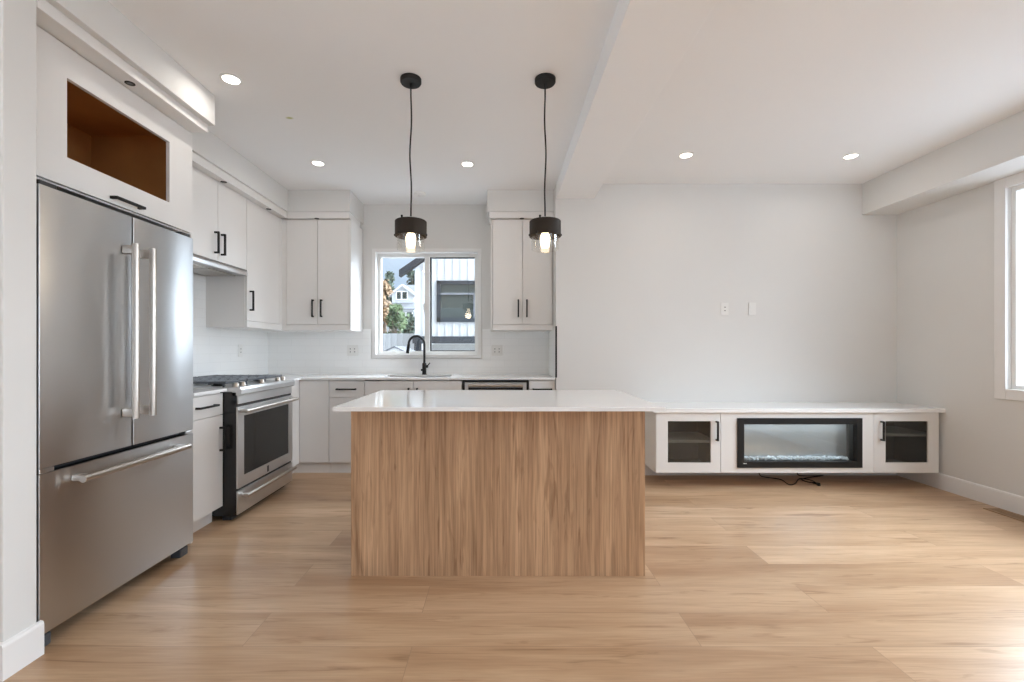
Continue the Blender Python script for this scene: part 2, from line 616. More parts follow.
KW = (-1.334, -0.240, 1.128, 2.222)      # kitchen window opening
struct('wall_kitchen_back', wall_x(B(), KY, KY + 0.16, LX - 0.15, SX, [KW]), 'wall', 'white kitchen wall around the sliding window', 'wall')
struct('wall_living_back', box(B(), SX, RX + 0.165, LY, KY + 0.16, 0, CH), 'wall', 'plain white living room wall behind the floating media cabinet', 'wall')
struct('wall_left', box(B(), LX - 0.15, LX, 1.735, KY, 0, CH), 'wall', 'white kitchen wall behind the range and fridge', 'wall')
struct('wall_stub', box(B(), -3.3, -1.785, 1.616, 1.735, 0, CH, 0.004), 'wall', 'white partition wall end beside the fridge', 'wall')
HALL = (-1.4, 0.4, 0.05, 2.2)  # unseen door opening added to let in more daylight
struct('wall_hall', wall_y(B(), -3.45, -3.3, -3.35, 1.735, [HALL]), 'wall', 'side wall of the room behind the partition', 'wall')
RW1 = (1.61, 3.31, 0.89, 2.37)
RW2 = (-2.6, -0.4, 0.89, 2.37)  # unseen window opening, sized for the light it lets in
struct('wall_right', wall_y(B(), RX, RX + 0.165, -3.35, LY, [RW1, RW2]), 'wall', 'white living room wall with the tall window', 'wall')
REAR = (-1.8, 3.2, 0.05, 2.45)  # unseen opening, widened to bring daylight in from behind
struct('wall_rear', wall_x(B(), -3.35, -3.2, -3.3, RX, [REAR]), 'wall', 'wall behind the viewer with the wide patio opening', 'wall')

# beam and soffits
struct('trim_1', box(B(), SX + 0.002, 0.885, -3.2, LY, 2.60, CH, 0.003), 'ceiling', 'long dropped ceiling beam between kitchen and living room', 'beam')
struct('trim_2', box(B(), 3.405, RX, -3.2, LY, 2.446, CH, 0.003), 'wall', 'boxed bulkhead along the top of the window wall', 'bulkhead')
struct('trim_3', box(B(), LX, -1.75, 1.735, 2.765, 2.556, CH, 0.002), 'wall', 'boxed soffit above the fridge cabinet', 'soffit')
struct('trim_4', box(B(), LX, -2.07, 2.765, KY, 2.527, CH, 0.002), 'wall', 'boxed soffit above the range wall cabinets', 'soffit')
struct('trim_5', box(B(), -2.07, -1.465, 4.395, KY, 2.527, CH, 0.002), 'wall', 'boxed soffit above the corner wall cabinet left of the window', 'soffit')
struct('trim_6', box(B(), -0.127, SX, 4.395, KY, 2.527, CH, 0.002), 'wall', 'boxed soffit above the wall cabinet right of the window', 'soffit')
# flat mouldings under the soffits
bm = B(); box(bm, -2.4, -1.785, 1.737, 2.748, 2.505, 2.556, 0.002)
struct('trim_7', bm, 'cab', 'flat white moulding under the soffit over the fridge', 'moulding')
bm = B(); box(bm, -2.4, -2.088, 2.77, 4.41, 2.466, 2.527, 0.002)
struct('trim_8', bm, 'cab', 'flat white moulding under the soffit over the range', 'moulding')
bm = B(); box(bm, -2.086, -1.475, 4.408, 4.75, 2.468, 2.527, 0.002)
struct('trim_9', bm, 'cab', 'flat white moulding over the corner wall cabinet', 'moulding')
bm = B(); box(bm, -0.104, SX - 0.001, 4.408, 4.75, 2.468, 2.527, 0.002)
struct('trim_10', bm, 'cab', 'flat white moulding over the wall cabinet right of the window', 'moulding')

# baseboards
def baseboard_profile():
    return [(0, 0), (0.014, 0), (0.014, 0.118), (0.010, 0.128), (0.0, 0.132)]
bm = B()
prism(bm, [(RX - a, b) for a, b in baseboard_profile()], 'y', -3.2, LY)
struct('baseboard_right', bm, 'trim', 'white baseboard along the window wall', 'baseboard')
bm = B()
prism(bm, [(LY - a, b) for a, b in baseboard_profile()], 'x', 0.53, RX - 0.015)
struct('baseboard_living', bm, 'trim', 'white baseboard behind the floating media cabinet', 'baseboard')
bm = B()
prism(bm, [(-1.785 + a, b) for a, b in baseboard_profile()], 'y', 1.602, 1.749)
prism(bm, [(1.616 - a, b) for a, b in baseboard_profile()], 'x', -3.3, -1.785)
struct('baseboard_stub', bm, 'trim', 'white baseboard wrapping the partition wall end', 'baseboard')

# backsplash tile and its black edge trim
bm = B()
bx = [(LX + 0.002, KW[0] - 0.05, 0.915, 1.40), (KW[1] + 0.05, SX - 0.002, 0.915, 1.40), (KW[0] - 0.05, KW[1] + 0.05, 0.915, KW[2] - 0.05)]
for x0, x1, z0, z1 in bx:
    box(bm, x0, x1, KY - 0.008, KY, z0, z1)
box(bm, LX, LX + 0.008, 2.766, KY - 0.008, 0.915, 1.40)
box(bm, LX, LX + 0.008, 3.02, 3.82, 1.40, 1.80)
box(bm, SX - 0.006, SX, LY + 0.003, KY - 0.008, 0.915, 1.40)
struct('trim_11', bm, 'tile', 'white tiled backsplash above the kitchen worktop', 'backsplash', origin=True)
struct('trim_12', box(B(), SX - 0.007, SX + 0.009, LY - 0.004, LY + 0.004, 0.916, 1.40), 'black', 'thin black metal edge strip ending the tiled backsplash', 'edge strip')

# ------------------------------------------------------------------ windows
def window_in_xwall(name, o, ywall, depth_y, casing, label, mull=None, cat='window'):
    x0, x1, z0, z1 = o
    r = thing(name, ((x0 + x1) / 2, ywall, z0), label, cat)
    r['kind'] = 'structure'
    c = casing
    bm = B()
    box(bm, x0 - c, x0, ywall - 0.018, ywall, z0 - c, z1 + c, 0.002)
    box(bm, x1, x1 + c, ywall - 0.018, ywall, z0 - c, z1 + c, 0.002)
    box(bm, x0, x1, ywall - 0.018, ywall, z0 - c, z0, 0.002)
    box(bm, x0, x1, ywall - 0.018, ywall, z1, z1 + c, 0.002)
    obj('window_casing', bm, 'trim', r)
    f = 0.034
    ya, yb = depth_y, depth_y + 0.06
    bm = B()
    box(bm, x0, x0 + f, ya, yb, z0, z1); box(bm, x1 - f, x1, ya, yb, z0, z1)
    box(bm, x0 + f, x1 - f, ya, yb, z0, z0 + f); box(bm, x0 + f, x1 - f, ya, yb, z1 - f, z1)
    obj('window_frame', bm, 'plastic', r)
    return r

w1 = window_in_xwall('window_1', KW, KY, 4.915, 0.038, 'white sliding kitchen window above the sink with a view of houses', None)
x0, x1, z0, z1 = KW
bm = B(); box(bm, -0.822, -0.765, 4.905, 4.965, z0 + 0.034, z1 - 0.034, 0.003)
obj('window_mullion', bm, 'plastic', w1)
bm = B(); box(bm, -0.765, -0.750, 4.925, 4.96, z0 + 0.034, z1 - 0.034)
box(bm, -0.75, x1 - 0.034, 4.925, 4.96, z0 + 0.034, z0 + 0.042); box(bm, -0.75, x1 - 0.034, 4.925, 4.96, z1 - 0.042, z1 - 0.034)
obj('window_gasket', bm, 'black', w1)
bm = B(); box(bm, -0.835, -0.820, 4.892, 4.906, 1.60, 1.68, 0.003)
obj('window_latch', bm, 'plastic', w1)
bm = B(); box(bm, x0 + 0.034, -0.822, 4.938, 4.943, z0 + 0.034, z1 - 0.034)
obj('window_pane', bm, 'glass', w1)
bm = B(); box(bm, -0.75, x1 - 0.034, 4.944, 4.949, z0 + 0.042, z1 - 0.042)
obj('window_pane', bm, 'glass', w1)

def window_in_ywall(name, o, label, mull):
    y0, y1, z0, z1 = o
    r = thing(name, (RX, (y0 + y1) / 2, z0), label, 'window')
    r['kind'] = 'structure'
    c = 0.076
    bm = B()
    box(bm, RX - 0.018, RX, y0 - c, y0, z0 - c, z1 + c, 0.002); box(bm, RX - 0.018, RX, y1, y1 + c, z0 - c, z1 + c, 0.002)
    box(bm, RX - 0.018, RX, y0, y1, z0 - c, z0, 0.002); box(bm, RX - 0.018, RX, y0, y1, z1, z1 + c - 0.001, 0.002)
    obj('window_casing', bm, 'trim', r)
    f = 0.03
    xa, xb = RX + 0.028, RX + 0.09
    bm = B()
    box(bm, xa, xb, y0, y0 + f, z0, z1); box(bm, xa, xb, y1 - f, y1, z0, z1)
    box(bm, xa, xb, y0 + f, y1 - f, z0, z0 + f); box(bm, xa, xb, y0 + f, y1 - f, z1 - f, z1)
    ym = (y0 + y1) / 2
    box(bm, xa, xb, ym - 0.03, ym + 0.03, z0 + f, z1 - f)
    obj('window_frame', bm, 'plastic', r)
    bm = B()
    box(bm, xa + 0.028, xa + 0.033, y0 + f, ym - 0.03, z0 + f, z1 - f)
    box(bm, xa + 0.028, xa + 0.033, ym + 0.03, y1 - f, z0 + f, z1 - f)
    obj('window_pane', bm, 'glass', r)
    return r
window_in_ywall('window_2', RW1, 'tall white framed window at the edge of the living room wall', True)
window_in_ywall('window_3', RW2, 'unseen white framed side window behind the viewer sized for daylight', True)

def opening_frame(name, axis, o, pos, label):
    a0, a1, z0, z1 = o
    r = thing(name, ((a0 + a1) / 2, pos, z0) if axis == 'x' else (pos, (a0 + a1) / 2, z0), label, 'patio door')
    r['kind'] = 'structure'
    f = 0.06
    bm = B(); pn = B()
    am = (a0 + a1) / 2
    for s0, s1, t0, t1 in ((a0, a0 + f, z0, z1), (a1 - f, a1, z0, z1), (a0 + f, a1 - f, z0, z0 + f), (a0 + f, a1 - f, z1 - f, z1), (am - f / 2, am + f / 2, z0 + f, z1 - f)):
        if axis == 'x': box(bm, s0, s1, pos, pos + 0.06, t0, t1)
        else: box(bm, pos, pos + 0.06, s0, s1, t0, t1)
    for s0, s1 in ((a0 + f, am - f / 2), (am + f / 2, a1 - f)):
        if axis == 'x': box(pn, s0, s1, pos + 0.025, pos + 0.03, z0 + f, z1 - f)
        else: box(pn, pos + 0.025, pos + 0.03, s0, s1, z0 + f, z1 - f)
    obj('door_frame', bm, 'plastic', r)
    obj('door_pane', pn, 'glass', r)
opening_frame('door_1', 'x', REAR, -3.31, 'unseen glazed patio door behind the viewer widened for daylight')
opening_frame('door_2', 'y', HALL, -3.41, 'unseen glazed side door added for daylight behind the partition wall')

# ------------------------------------------------------------------ handles
def bar_handle(parent, axis, c, length, out, r=0.005, m='black', name='handle'):
    """square-section bar pull; axis of the bar, centre c on the face, out = outward unit vector"""
    c = Vector(c); out = Vector(out)
    ax = {'x': Vector((1, 0, 0)), 'y': Vector((0, 1, 0)), 'z': Vector((0, 0, 1))}[axis]
    bm = B()
    o = c + out * 0.030
    def bb(p, q, h):
        lo = Vector([min(p[i], q[i]) - h for i in range(3)]); hi = Vector([max(p[i], q[i]) + h for i in range(3)])
        box(bm, lo.x, hi.x, lo.y, hi.y, lo.z, hi.z, 0.0012)
    bb(o - ax * (length / 2 - r), o + ax * (length / 2 - r), r)
    for s in (-1, 1):
        p = c + ax * s * (length / 2 - r)
        lo = p + out * 0.0005; hi = p + out * 0.026
        a = Vector([min(lo[i], hi[i]) - (0 if abs(out[i]) > 0.5 else r) for i in range(3)])
        b_ = Vector([max(lo[i], hi[i]) + (0 if abs(out[i]) > 0.5 else r) for i in range(3)])
        box(bm, a.x, b_.x, a.y, b_.y, a.z, b_.z)
    return obj(name, bm, m, parent)

G = 0.0022       # half the gap between two fronts
def door_x(parent, x0, x1, yf, z0, z1, name='door', m='cab', t=0.019):
    """front facing -Y (face plane yf)"""
    return obj(name, box(B(), x0 + G, x1 - G, yf, yf + t, z0 + G, z1 - G, 0.0012), m, parent)
def door_y(parent, xf, y0, y1, z0, z1, name='door', m='cab', t=0.019):
    """front facing +X (face plane xf)"""
    return obj(name, box(B(), xf - t, xf, y0 + G, y1 - G, z0 + G, z1 - G, 0.0012), m, parent)

# ------------------------------------------------------------------ refrigerator
FX = -1.79
fr = thing('refrigerator', (-2.14, 2.185, 0), 'stainless steel French door refrigerator in the white enclosure', 'refrigerator')
bm = B(); box(bm, -2.46, FX - 0.065, 1.752, 2.620, 0.05, 1.80, 0.004)
obj('body', bm, 'rubber', fr)
def fridge_front(y0, y1, z0, z1, name):
    """slightly crowned front panel with rounded vertical edges"""
    bm = B()
    n = 14
    prof = []
    rad = 0.0025
    for i in range(n + 1):
        t = i / n
        y = y0 + (y1 - y0) * t
        edge = min(t, 1 - t) * (y1 - y0)
        x = FX
        if edge < rad:
            x = FX - rad + math.sqrt(max(0, rad * rad - (rad - edge) ** 2))
        prof.append((x, y))
    extra = []
    for k in range(1, 5):
        a = k / 5 * math.pi / 2
        extra.append((FX - rad + rad * math.sin(a), y0 + rad - rad * math.cos(a)))
    prof = [(FX - 0.014, y0)] + [(FX - rad, y0)] + extra + [(FX, y0 + rad), (FX, y1 - rad)] + [(x, y0 + y1 - y) for x, y in reversed(extra)] + [(FX - rad, y1), (FX - 0.014, y1)]
    prism(bm, prof, 'z', z0, z1)
    o = obj(name, bm, 'steel', fr, smooth=True)
    obj('liner', box(B(), FX - 0.062, FX - 0.0145, y0 + 0.004, y1 - 0.004, z0 + 0.003, z1 - 0.003), 'rubber', o)
    return o
dl = fridge_front(1.747, 2.187, 0.717, 1.828, 'door')
dr = fridge_front(2.197, 2.626, 0.717, 1.828, 'door')
dw = fridge_front(1.747, 2.626, 0.066, 0.695, 'drawer')
def fridge_handle(parent, p0, p1, axis):
    bm = B()
    p0, p1 = Vector(p0), Vector(p1)
    cyl(bm, p0, p1, 0.0155, seg=20)
    ax = (p1 - p0).normalized()
    for q, s in ((p0, 1), (p1, -1)):
        c = q + ax * s * 0.028
        e = Vector((FX + 0.001, c.y, c.z))
        h = 0.013
        if axis == 'z':
            box(bm, e.x, c.x, c.y - h, c.y + h, c.z - 0.02, c.z + 0.02, 0.004)
        else:
            box(bm, e.x, c.x, c.y - 0.02, c.y + 0.02, c.z - h, c.z + h, 0.004)
    obj('handle', bm, 'handle_steel', parent, smooth=True, label='round satin steel bar handle')
fridge_handle(dl, (FX + 0.058, 2.140, 0.855), (FX + 0.058, 2.140, 1.685), 'z')
fridge_handle(dr, (FX + 0.058, 2.246, 0.855), (FX + 0.058, 2.246, 1.685), 'z')
fridge_handle(dw, (FX + 0.058, 1.868, 0.645), (FX + 0.058, 2.505, 0.645), 'y')
bm = B(); box(bm, FX - 0.13, FX - 0.10, 1.76, 2.61, 0.02, 0.049, 0.003)
obj('kick_grille', bm, 'rubber', fr)
for y0, y1 in ((1.755, 1.815), (2.545, 2.61)):
    bm = B(); box(bm, FX - 0.075, FX - 0.018, y0, y1, 0.0, 0.05, 0.006)
    obj('foot', bm, 'iron', fr)
for y0, y1 in ((1.76, 1.83), (2.545, 2.615)):
    bm = B(); box(bm, FX - 0.12, FX - 0.01, y0, y1, 1.829, 1.85, 0.004)
    obj('hinge_cover', bm, 'rubber', fr)
for y0, y1 in ((1.75, 1.81), (2.565, 2.622)):
    bm = B(); box(bm, FX - 0.045, FX - 0.002, y0, y1, 0.697, 0.714, 0.002)
    obj('hinge', bm, 'steel_h', fr)

# cabinet over the fridge with its open front
CX = -1.881
fc = thing('wall_cabinet', (-2.19, 2.25, 0), 'white cabinet over the fridge with an open maple lined front', 'cabinet')
bm = B()
box(bm, LX + 0.001, CX - 0.02, 1.737, 1.76, 1.885, 2.503); box(bm, LX + 0.001, CX - 0.02, 2.735, 2.756, 1.885, 2.503)
box(bm, LX + 0.001, CX - 0.02, 1.76, 2.735, 1.885, 1.905); box(bm, LX + 0.001, CX - 0.02, 1.76, 2.735, 2.483, 2.503)
box(bm, LX + 0.001, LX + 0.02, 1.76, 2.735, 1.905, 2.483)
obj('body', bm, 'cab', fc)
bm = B()
box(bm, LX + 0.021, LX + 0.026, 1.765, 2.73, 1.91, 2.478)
box(bm, LX + 0.026, CX - 0.022, 1.7605, 1.7655, 1.91, 2.478); box(bm, LX + 0.026, CX - 0.022, 2.7295, 2.7345, 1.91, 2.478)
box(bm, LX + 0.026, CX - 0.022, 1.766, 2.729, 1.9055, 1.9105); box(bm, LX + 0.026, CX - 0.022, 1.766, 2.729, 2.4775, 2.4825)
obj('interior', bm, 'cab_in', fc, label='brown maple interior lining')
bm = B()
dy0, dy1, dz0, dz1 = 1.742, 2.752, 1.892, 2.500
oy0, oy1, oz0, oz1 = 1.955, 2.560, 2.018, 2.364
oy0, oy1 = 1.955, 2.562
box(bm, CX - 0.02, CX, dy0, oy0, dz0, dz1); box(bm, CX - 0.02, CX, oy1, dy1, dz0, dz1)
box(bm, CX - 0.02, CX, oy0, oy1, dz0, oz0); box(bm, CX - 0.02, CX, oy0, oy1, oz1, dz1)
fcd = obj('door', bm, 'cab', fc)
bar_handle(fcd, 'y', (CX, 2.258, 1.918), 0.178, (1, 0, 0), 0.0066)
bm = B(); box(bm, LX + 0.001, CX, 2.737, 2.755, 0, 1.884, 0.001)
obj('side_panel', bm, 'cab', fc)

def puck(x, y, z, label):
    t = thing('puck_light', (x, y, z), label, 'puck light', 'small dark puck lights under the cabinet mouldings')
    bm = B(); lathe(bm, (x, y), [(0.013, z), (0.022, z), (0.022, z - 0.002), (0.020, z - 0.003), (0.014, z - 0.003), (0.013, z)], 24)
    obj('rim', bm, 'black', t, smooth=True)
    bm = B(); lathe(bm, (x, y), [(0, z - 0.0005), (0.0135, z - 0.0005), (0.0135, z - 0.0015), (0, z - 0.0015)], 24)
    obj('lens', bm, 'lamp_off', t, smooth=True)
puck(-1.838, 2.235, 2.505, 'small dark puck light under the moulding over the fridge')
puck(-2.118, 3.45, 2.466, 'small dark puck light over the hood cabinet doors')
puck(-2.118, 4.12, 2.466, 'small dark puck light over the single door cabinet beside the corner')
puck(-1.80, 4.422, 2.468, 'small dark puck light over the corner cabinet pair of doors')
puck(0.215, 4.422, 2.468, 'small dark puck light over the cabinet doors by the living wall')

# ------------------------------------------------------------------ wall cabinets
UX = -2.15
UY = 4.44
UT = 2.465
hc = thing('wall_cabinet', (-2.33, 3.43, 1.85), 'short white two door wall cabinet above the range hood', 'cabinet', 'white wall cabinets')
obj('body', box(B(), LX + 0.001, UX - 0.02, 3.04, 3.819, 1.852, UT), 'cab', hc)
for y0, y1, hy in ((3.04, 3.43, 3.39), (3.43, 3.82, 3.47)):
    d = door_y(hc, UX, y0, y1, 1.852, UT)
    bar_handle(d, 'z', (UX, hy, 1.988), 0.165, (1, 0, 0), 0.0066)
sc_ = thing('wall_cabinet', (-2.33, 4.1, 1.37), 'tall single door white wall cabinet between hood and corner', 'cabinet', 'white wall cabinets')
bm = B(); box(bm, LX + 0.001, UX - 0.02, 3.821, 4.838, 1.37, UT)
obj('body', bm, 'cab', sc_)
d = door_y(sc_, UX, 3.822, 4.385, 1.425, UT)
bar_handle(d, 'z', (UX, 3.868, 1.60), 0.172, (1, 0, 0), 0.0066)
bm = B(); box(bm, UX - 0.019, UX, 4.387, UY + 0.019, 1.425, UT); box(bm, UX, -2.1305, UY, UY + 0.019, 1.37, UT)
obj('filler', bm, 'cab', sc_)
obj('light_rail', box(B(), UX - 0.019, UX + 0.001, 3.821, UY + 0.018, 1.37, 1.424, 0.001), 'cab', sc_)
def back_cabinet(x0, x1, xm, label, xd0, sidepanel):
    t = thing('wall_cabinet', ((x0 + x1) / 2, 4.65, 1.37), label, 'cabinet', 'white wall cabinets')
    obj('body', box(B(), x0 + 0.001, x1 - 0.001, UY + 0.02, KY - 0.009, 1.37, UT), 'cab', t)
    if sidepanel:
        obj('filler', box(B(), -2.1295, xd0, UY, UY + 0.019, 1.37, UT), 'cab', t)
    for a, b, hx in ((xd0, xm, xm - 0.042), (xm, x1 - (0 if sidepanel else 0.012), xm + 0.042)):
        d = door_x(t, a, b, UY, 1.425, UT)
        bar_handle(d, 'z', (hx, UY, 1.585), 0.172, (0, -1, 0), 0.0066)
    obj('light_rail', box(B(), xd0, x1 - 0.002, UY - 0.001, UY + 0.019, 1.37, 1.424, 0.001), 'cab', t)
    if sidepanel:
        obj('side_panel', box(B(), x1, x1 + 0.018, UY - 0.001, KY - 0.009, 1.37, UT, 0.001), 'cab', t)
    else:
        obj('side_panel', box(B(), x0 - 0.018, x0, UY - 0.001, KY - 0.009, 1.37, UT, 0.001), 'cab', t)
    return t
back_cabinet(-2.128, -1.490, -1.800, 'two door white wall cabinet between the corner and the window', -2.108, True)
back_cabinet(-0.075, SX - 0.001, 0.222, 'two door white wall cabinet between window and living room wall', -0.072, False)

# range hood
rh = thing('range_hood', (-2.3, 3.43, 1.79), 'slim stainless under cabinet range hood above the cooktop', 'range hood')
bm = B(); box(bm, LX + 0.01, UX - 0.004, 3.045, 3.815, 1.805, 1.849, 0.003)
obj('body', bm, 'steel_h', rh)
bm = B(); prism(bm, [(UX - 0.02, 1.803), (UX + 0.012, 1.803), (UX + 0.012, 1.828), (UX - 0.003, 1.848), (UX - 0.003, 1.803)][:4], 'y', 3.045, 3.815)
obj('front_lip', bm, 'steel_h', rh)
for y0, y1 in ((3.08, 3.42), (3.44, 3.78)):
    bm = B(); box(bm, LX + 0.06, UX - 0.07, y0, y1, 1.796, 1.804, 0.002)
    obj('filter', bm, 'handle_steel', rh)

# ------------------------------------------------------------------ base cabinets, worktops
BX = -1.90
BY = 4.26
TOP = 0.915
lb = thing('base_cabinet', (-2.2, 2.91, 0), 'narrow white base cabinet between fridge and range', 'cabinet', 'white base cabinets')
obj('body', box(B(), LX + 0.009, BX - 0.02, 2.757, 3.086, 0.105, 0.893), 'cab', lb)
d = door_y(lb, BX, 2.757, 3.086, 0.738, 0.885, 'drawer')
bar_handle(d, 'y', (BX, 2.90, 0.812), 0.19, (1, 0, 0), 0.0066)
d = door_y(lb, BX, 2.757, 3.086, 0.108, 0.738)
bar_handle(d, 'z', (BX, 3.052, 0.575), 0.165, (1, 0, 0), 0.0066)
obj('toe_kick', box(B(), LX + 0.02, BX - 0.075, 2.757, 3.086, 0, 0.104), 'cab', lb)

cb = thing('base_cabinet', (-2.1, 4.4, 0), 'white corner base cabinet with plain door beside the range', 'cabinet', 'white base cabinets')
bm = B(); box(bm, LX + 0.009, BX - 0.02, 3.915, 4.83, 0.105, 0.893); box(bm, BX - 0.02, -1.622, BY + 0.02, 4.83, 0.105, 0.893)
obj('body', bm, 'cab', cb)
obj('filler', box(B(), BX - 0.019, BX, 3.915, BY - 0.001, 0.105, 0.893), 'cab', cb)
door_x(cb, BX, -1.62, BY, 0.108, 0.885)
bm = B(); box(bm, BX - 0.09, BX - 0.075, 3.915, BY + 0.05, 0, 0.104); box(bm, BX - 0.075, -1.622, BY + 0.05, BY + 0.065, 0, 0.104)
obj('toe_kick', bm, 'cab', cb)

def drawer_base(x0, x1, label, hl, split=0.724, hx=None):
    t = thing('base_cabinet', ((x0 + x1) / 2, 4.55, 0), label, 'cabinet', 'white base cabinets')
    obj('body', box(B(), x0 + 0.001, x1 - 0.001, BY + 0.02, 4.83, 0.105, 0.893), 'cab', t)
    d = door_x(t, x0, x1, BY, split, 0.885, 'drawer')
    bar_handle(d, 'x', (hx or (x0 + x1) / 2, BY, 0.806), hl, (0, -1, 0), 0.0066)
    door_x(t, x0, x1, BY, 0.108, split)
    obj('toe_kick', box(B(), x0 + 0.001, x1 - 0.001, BY + 0.05, BY + 0.065, 0, 0.104), 'cab', t)
drawer_base(-1.62, -1.285, 'white base cabinet with one slim drawer behind the island left end', 0.185)
drawer_base(0.275, SX - 0.003, 'narrow white drawer base cabinet against the living room wall', 0.185)
sb = thing('base_cabinet', (-0.82, 4.55, 0), 'wide white sink base cabinet under the window', 'cabinet', 'white base cabinets')
obj('body', box(B(), -1.284, -0.361, BY + 0.02, 4.83, 0.105, 0.66), 'cab', sb)
for a, b, hx in ((-1.285, -0.822, -0.862), (-0.822, -0.36, -0.782)):
    d = door_x(sb, a, b, BY, 0.108, 0.885)
    bar_handle(d, 'z', (hx, BY, 0.735), 0.165, (0, -1, 0), 0.0066)
obj('toe_kick', box(B(), -1.284, -0.361, BY + 0.05, BY + 0.065, 0, 0.104), 'cab', sb)

dwm = thing('dishwasher', (-0.04, 4.5, 0), 'stainless dishwasher front with bar handle behind the island', 'dishwasher')
obj('body', box(B(), -0.357, 0.272, BY + 0.03, 4.8, 0.05, 0.885), 'rubber', dwm)
d = obj('door', box(B(), -0.333, 0.250, BY - 0.004, BY + 0.03, 0.11, 0.868, 0.003), 'steel_h', dwm)
bm = B(); cyl(bm, (-0.30, BY - 0.045, 0.842), (0.216, BY - 0.045, 0.842), 0.011, seg=16)
for x in (-0.28, 0.196):
    box(bm, x - 0.014, x + 0.014, BY - 0.045, BY - 0.0045, 0.832, 0.852, 0.002)
obj('handle', bm, 'handle_steel', d, smooth=True)
bm = B(); box(bm, -0.30, 0.216, BY - 0.0062, BY - 0.0042, 0.795, 0.822)
obj('control_strip', bm, 'black_gloss', d)

wt_ = thing('worktop', (-2.2, 2.9, 0.895), 'short white quartz worktop between fridge and range', 'worktop')
obj('slab', box(B(), LX + 0.009, -1.872, 2.757, 3.088, 0.895, TOP, 0.002), 'quartz', wt_)
wt2 = thing('worktop', (-0.9, 4.5, 0.895), 'long white quartz worktop along the window wall', 'worktop')
# slab with the sink cut-out
SK = (-1.16, -0.49, 4.335, 4.70)
bm = B()
box(bm, LX + 0.009, -1.872, 3.905, KY - 0.009, 0.895, TOP, 0.001)
box(bm, -1.872, SK[0], 4.234, KY - 0.009, 0.895, TOP, 0.001)
box(bm, SK[1], SX - 0.008, 4.234, KY - 0.009, 0.895, TOP, 0.001)
box(bm, SK[0], SK[1], 4.234, SK[2], 0.895, TOP, 0.001)
box(bm, SK[0], SK[1], SK[3], KY - 0.009, 0.895, TOP, 0.001)
obj('slab', bm, 'quartz', wt2)
sk = thing('sink', (-0.825, 4.52, 0.67), 'undermount stainless sink set into the worktop below the window', 'sink')
bm = B()
a, b, c, d_ = SK
box(bm, a + 0.001, a + 0.006, c + 0.006, d_ - 0.006, 0.69, 0.90); box(bm, b - 0.006, b - 0.001, c + 0.006, d_ - 0.006, 0.69, 0.90)
box(bm, a + 0.001, b - 0.001, c + 0.001, c + 0.006, 0.69, 0.90); box(bm, a + 0.001, b - 0.001, d_ - 0.006, d_ - 0.001, 0.69, 0.90)
box(bm, a + 0.001, b - 0.001, c + 0.001, d_ - 0.001, 0.685, 0.69)
obj('bowl', bm, 'steel_h', sk)
bm = B(); lathe(bm, (-0.825, 4.52), [(0, 0.6935), (0.03, 0.6935), (0.045, 0.6905)], 24)
obj('drain', bm, 'handle_steel', sk, smooth=True)

# faucet
FYc = 4.74
fx = -0.797
fa = thing('faucet', (fx, FYc, TOP), 'matt black gooseneck kitchen faucet in front of the window', 'faucet')
bm = B(); lathe(bm, (fx, FYc), [(0, TOP), (0.027, TOP), (0.027, TOP + 0.006), (0.022, TOP + 0.012), (0.022, TOP + 0.115), (0.016, TOP + 0.125), (0, TOP + 0.125)], 24)
obj('base', bm, 'black', fa, smooth=True)
pts = [(fx, FYc, TOP + 0.12), (fx, FYc, 1.22)]
R_ = 0.082
dirx, diry = -0.93, -0.37
for k in range(0, 13):
    a = math.pi * k / 13
    s = R_ * (1 - math.cos(a))
    pts.append((fx + dirx * s, FYc + diry * s, 1.235 + R_ * math.sin(a) * 1.05))
end = (fx + dirx * 2 * R_ , FYc + diry * 2 * R_, 1.225)
tube_pts = pts + [end]
obj('spout', tube(B(), spline(tube_pts, 3), 0.0125, 14), 'black', fa, smooth=True)
bm = B(); cyl(bm, (end[0] + 0.001, end[1], end[2] + 0.01), (end[0] - 0.012, end[1] - 0.004, end[2] - 0.085), 0.0155, 0.0165, 20)
obj('spray_head', bm, 'black', fa, smooth=True)
bm = B(); cyl(bm, (fx + 0.018, FYc, TOP + 0.085), (fx + 0.036, FYc - 0.004, TOP + 0.088), 0.015, seg=16)
cyl(bm, (fx + 0.032, FYc - 0.004, TOP + 0.09), (fx + 0.062, FYc - 0.02, TOP + 0.125), 0.006, 0.005, 12)
obj('lever', bm, 'black', fa, smooth=True)
bm = B(); cyl(bm, (fx - 0.018, FYc - 0.01, TOP + 0.05), (fx - 0.034, FYc - 0.012, TOP + 0.05), 0.011, seg=14)
obj('knob', bm, 'black', fa, smooth=True)

# ------------------------------------------------------------------ range
RF = -1.80
ry0, ry1 = 3.092, 3.902
rg = thing('range', (-2.15, 3.49, 0), 'stainless slide in gas range with black oven window', 'range')
bm = B(); box(bm, LX + 0.012, RF - 0.0125, ry0, ry1, 0.035, 0.888, 0.002)
obj('body', bm, 'black_gloss', rg)
bm = B(); box(bm, LX + 0.012, RF - 0.04, ry0 - 0.0, ry1, 0.8885, 0.921, 0.004)
obj('cooktop', bm, 'steel_h', rg)
bm = B()
prism(bm, [(RF - 0.04, 0.865), (RF + 0.012, 0.865), (RF + 0.022, 0.875), (RF + 0.022, 0.905), (RF + 0.010, 0.921), (RF - 0.0395, 0.921)], 'y', ry0, ry1)
obj('front_rail', bm, 'steel_h', rg)
bm = B(); box(bm, RF - 0.012, RF - 0.001, ry0 + 0.006, ry1 - 0.006, 0.805, 0.864, 0.002)
obj('control_panel', bm, 'steel_h', rg)
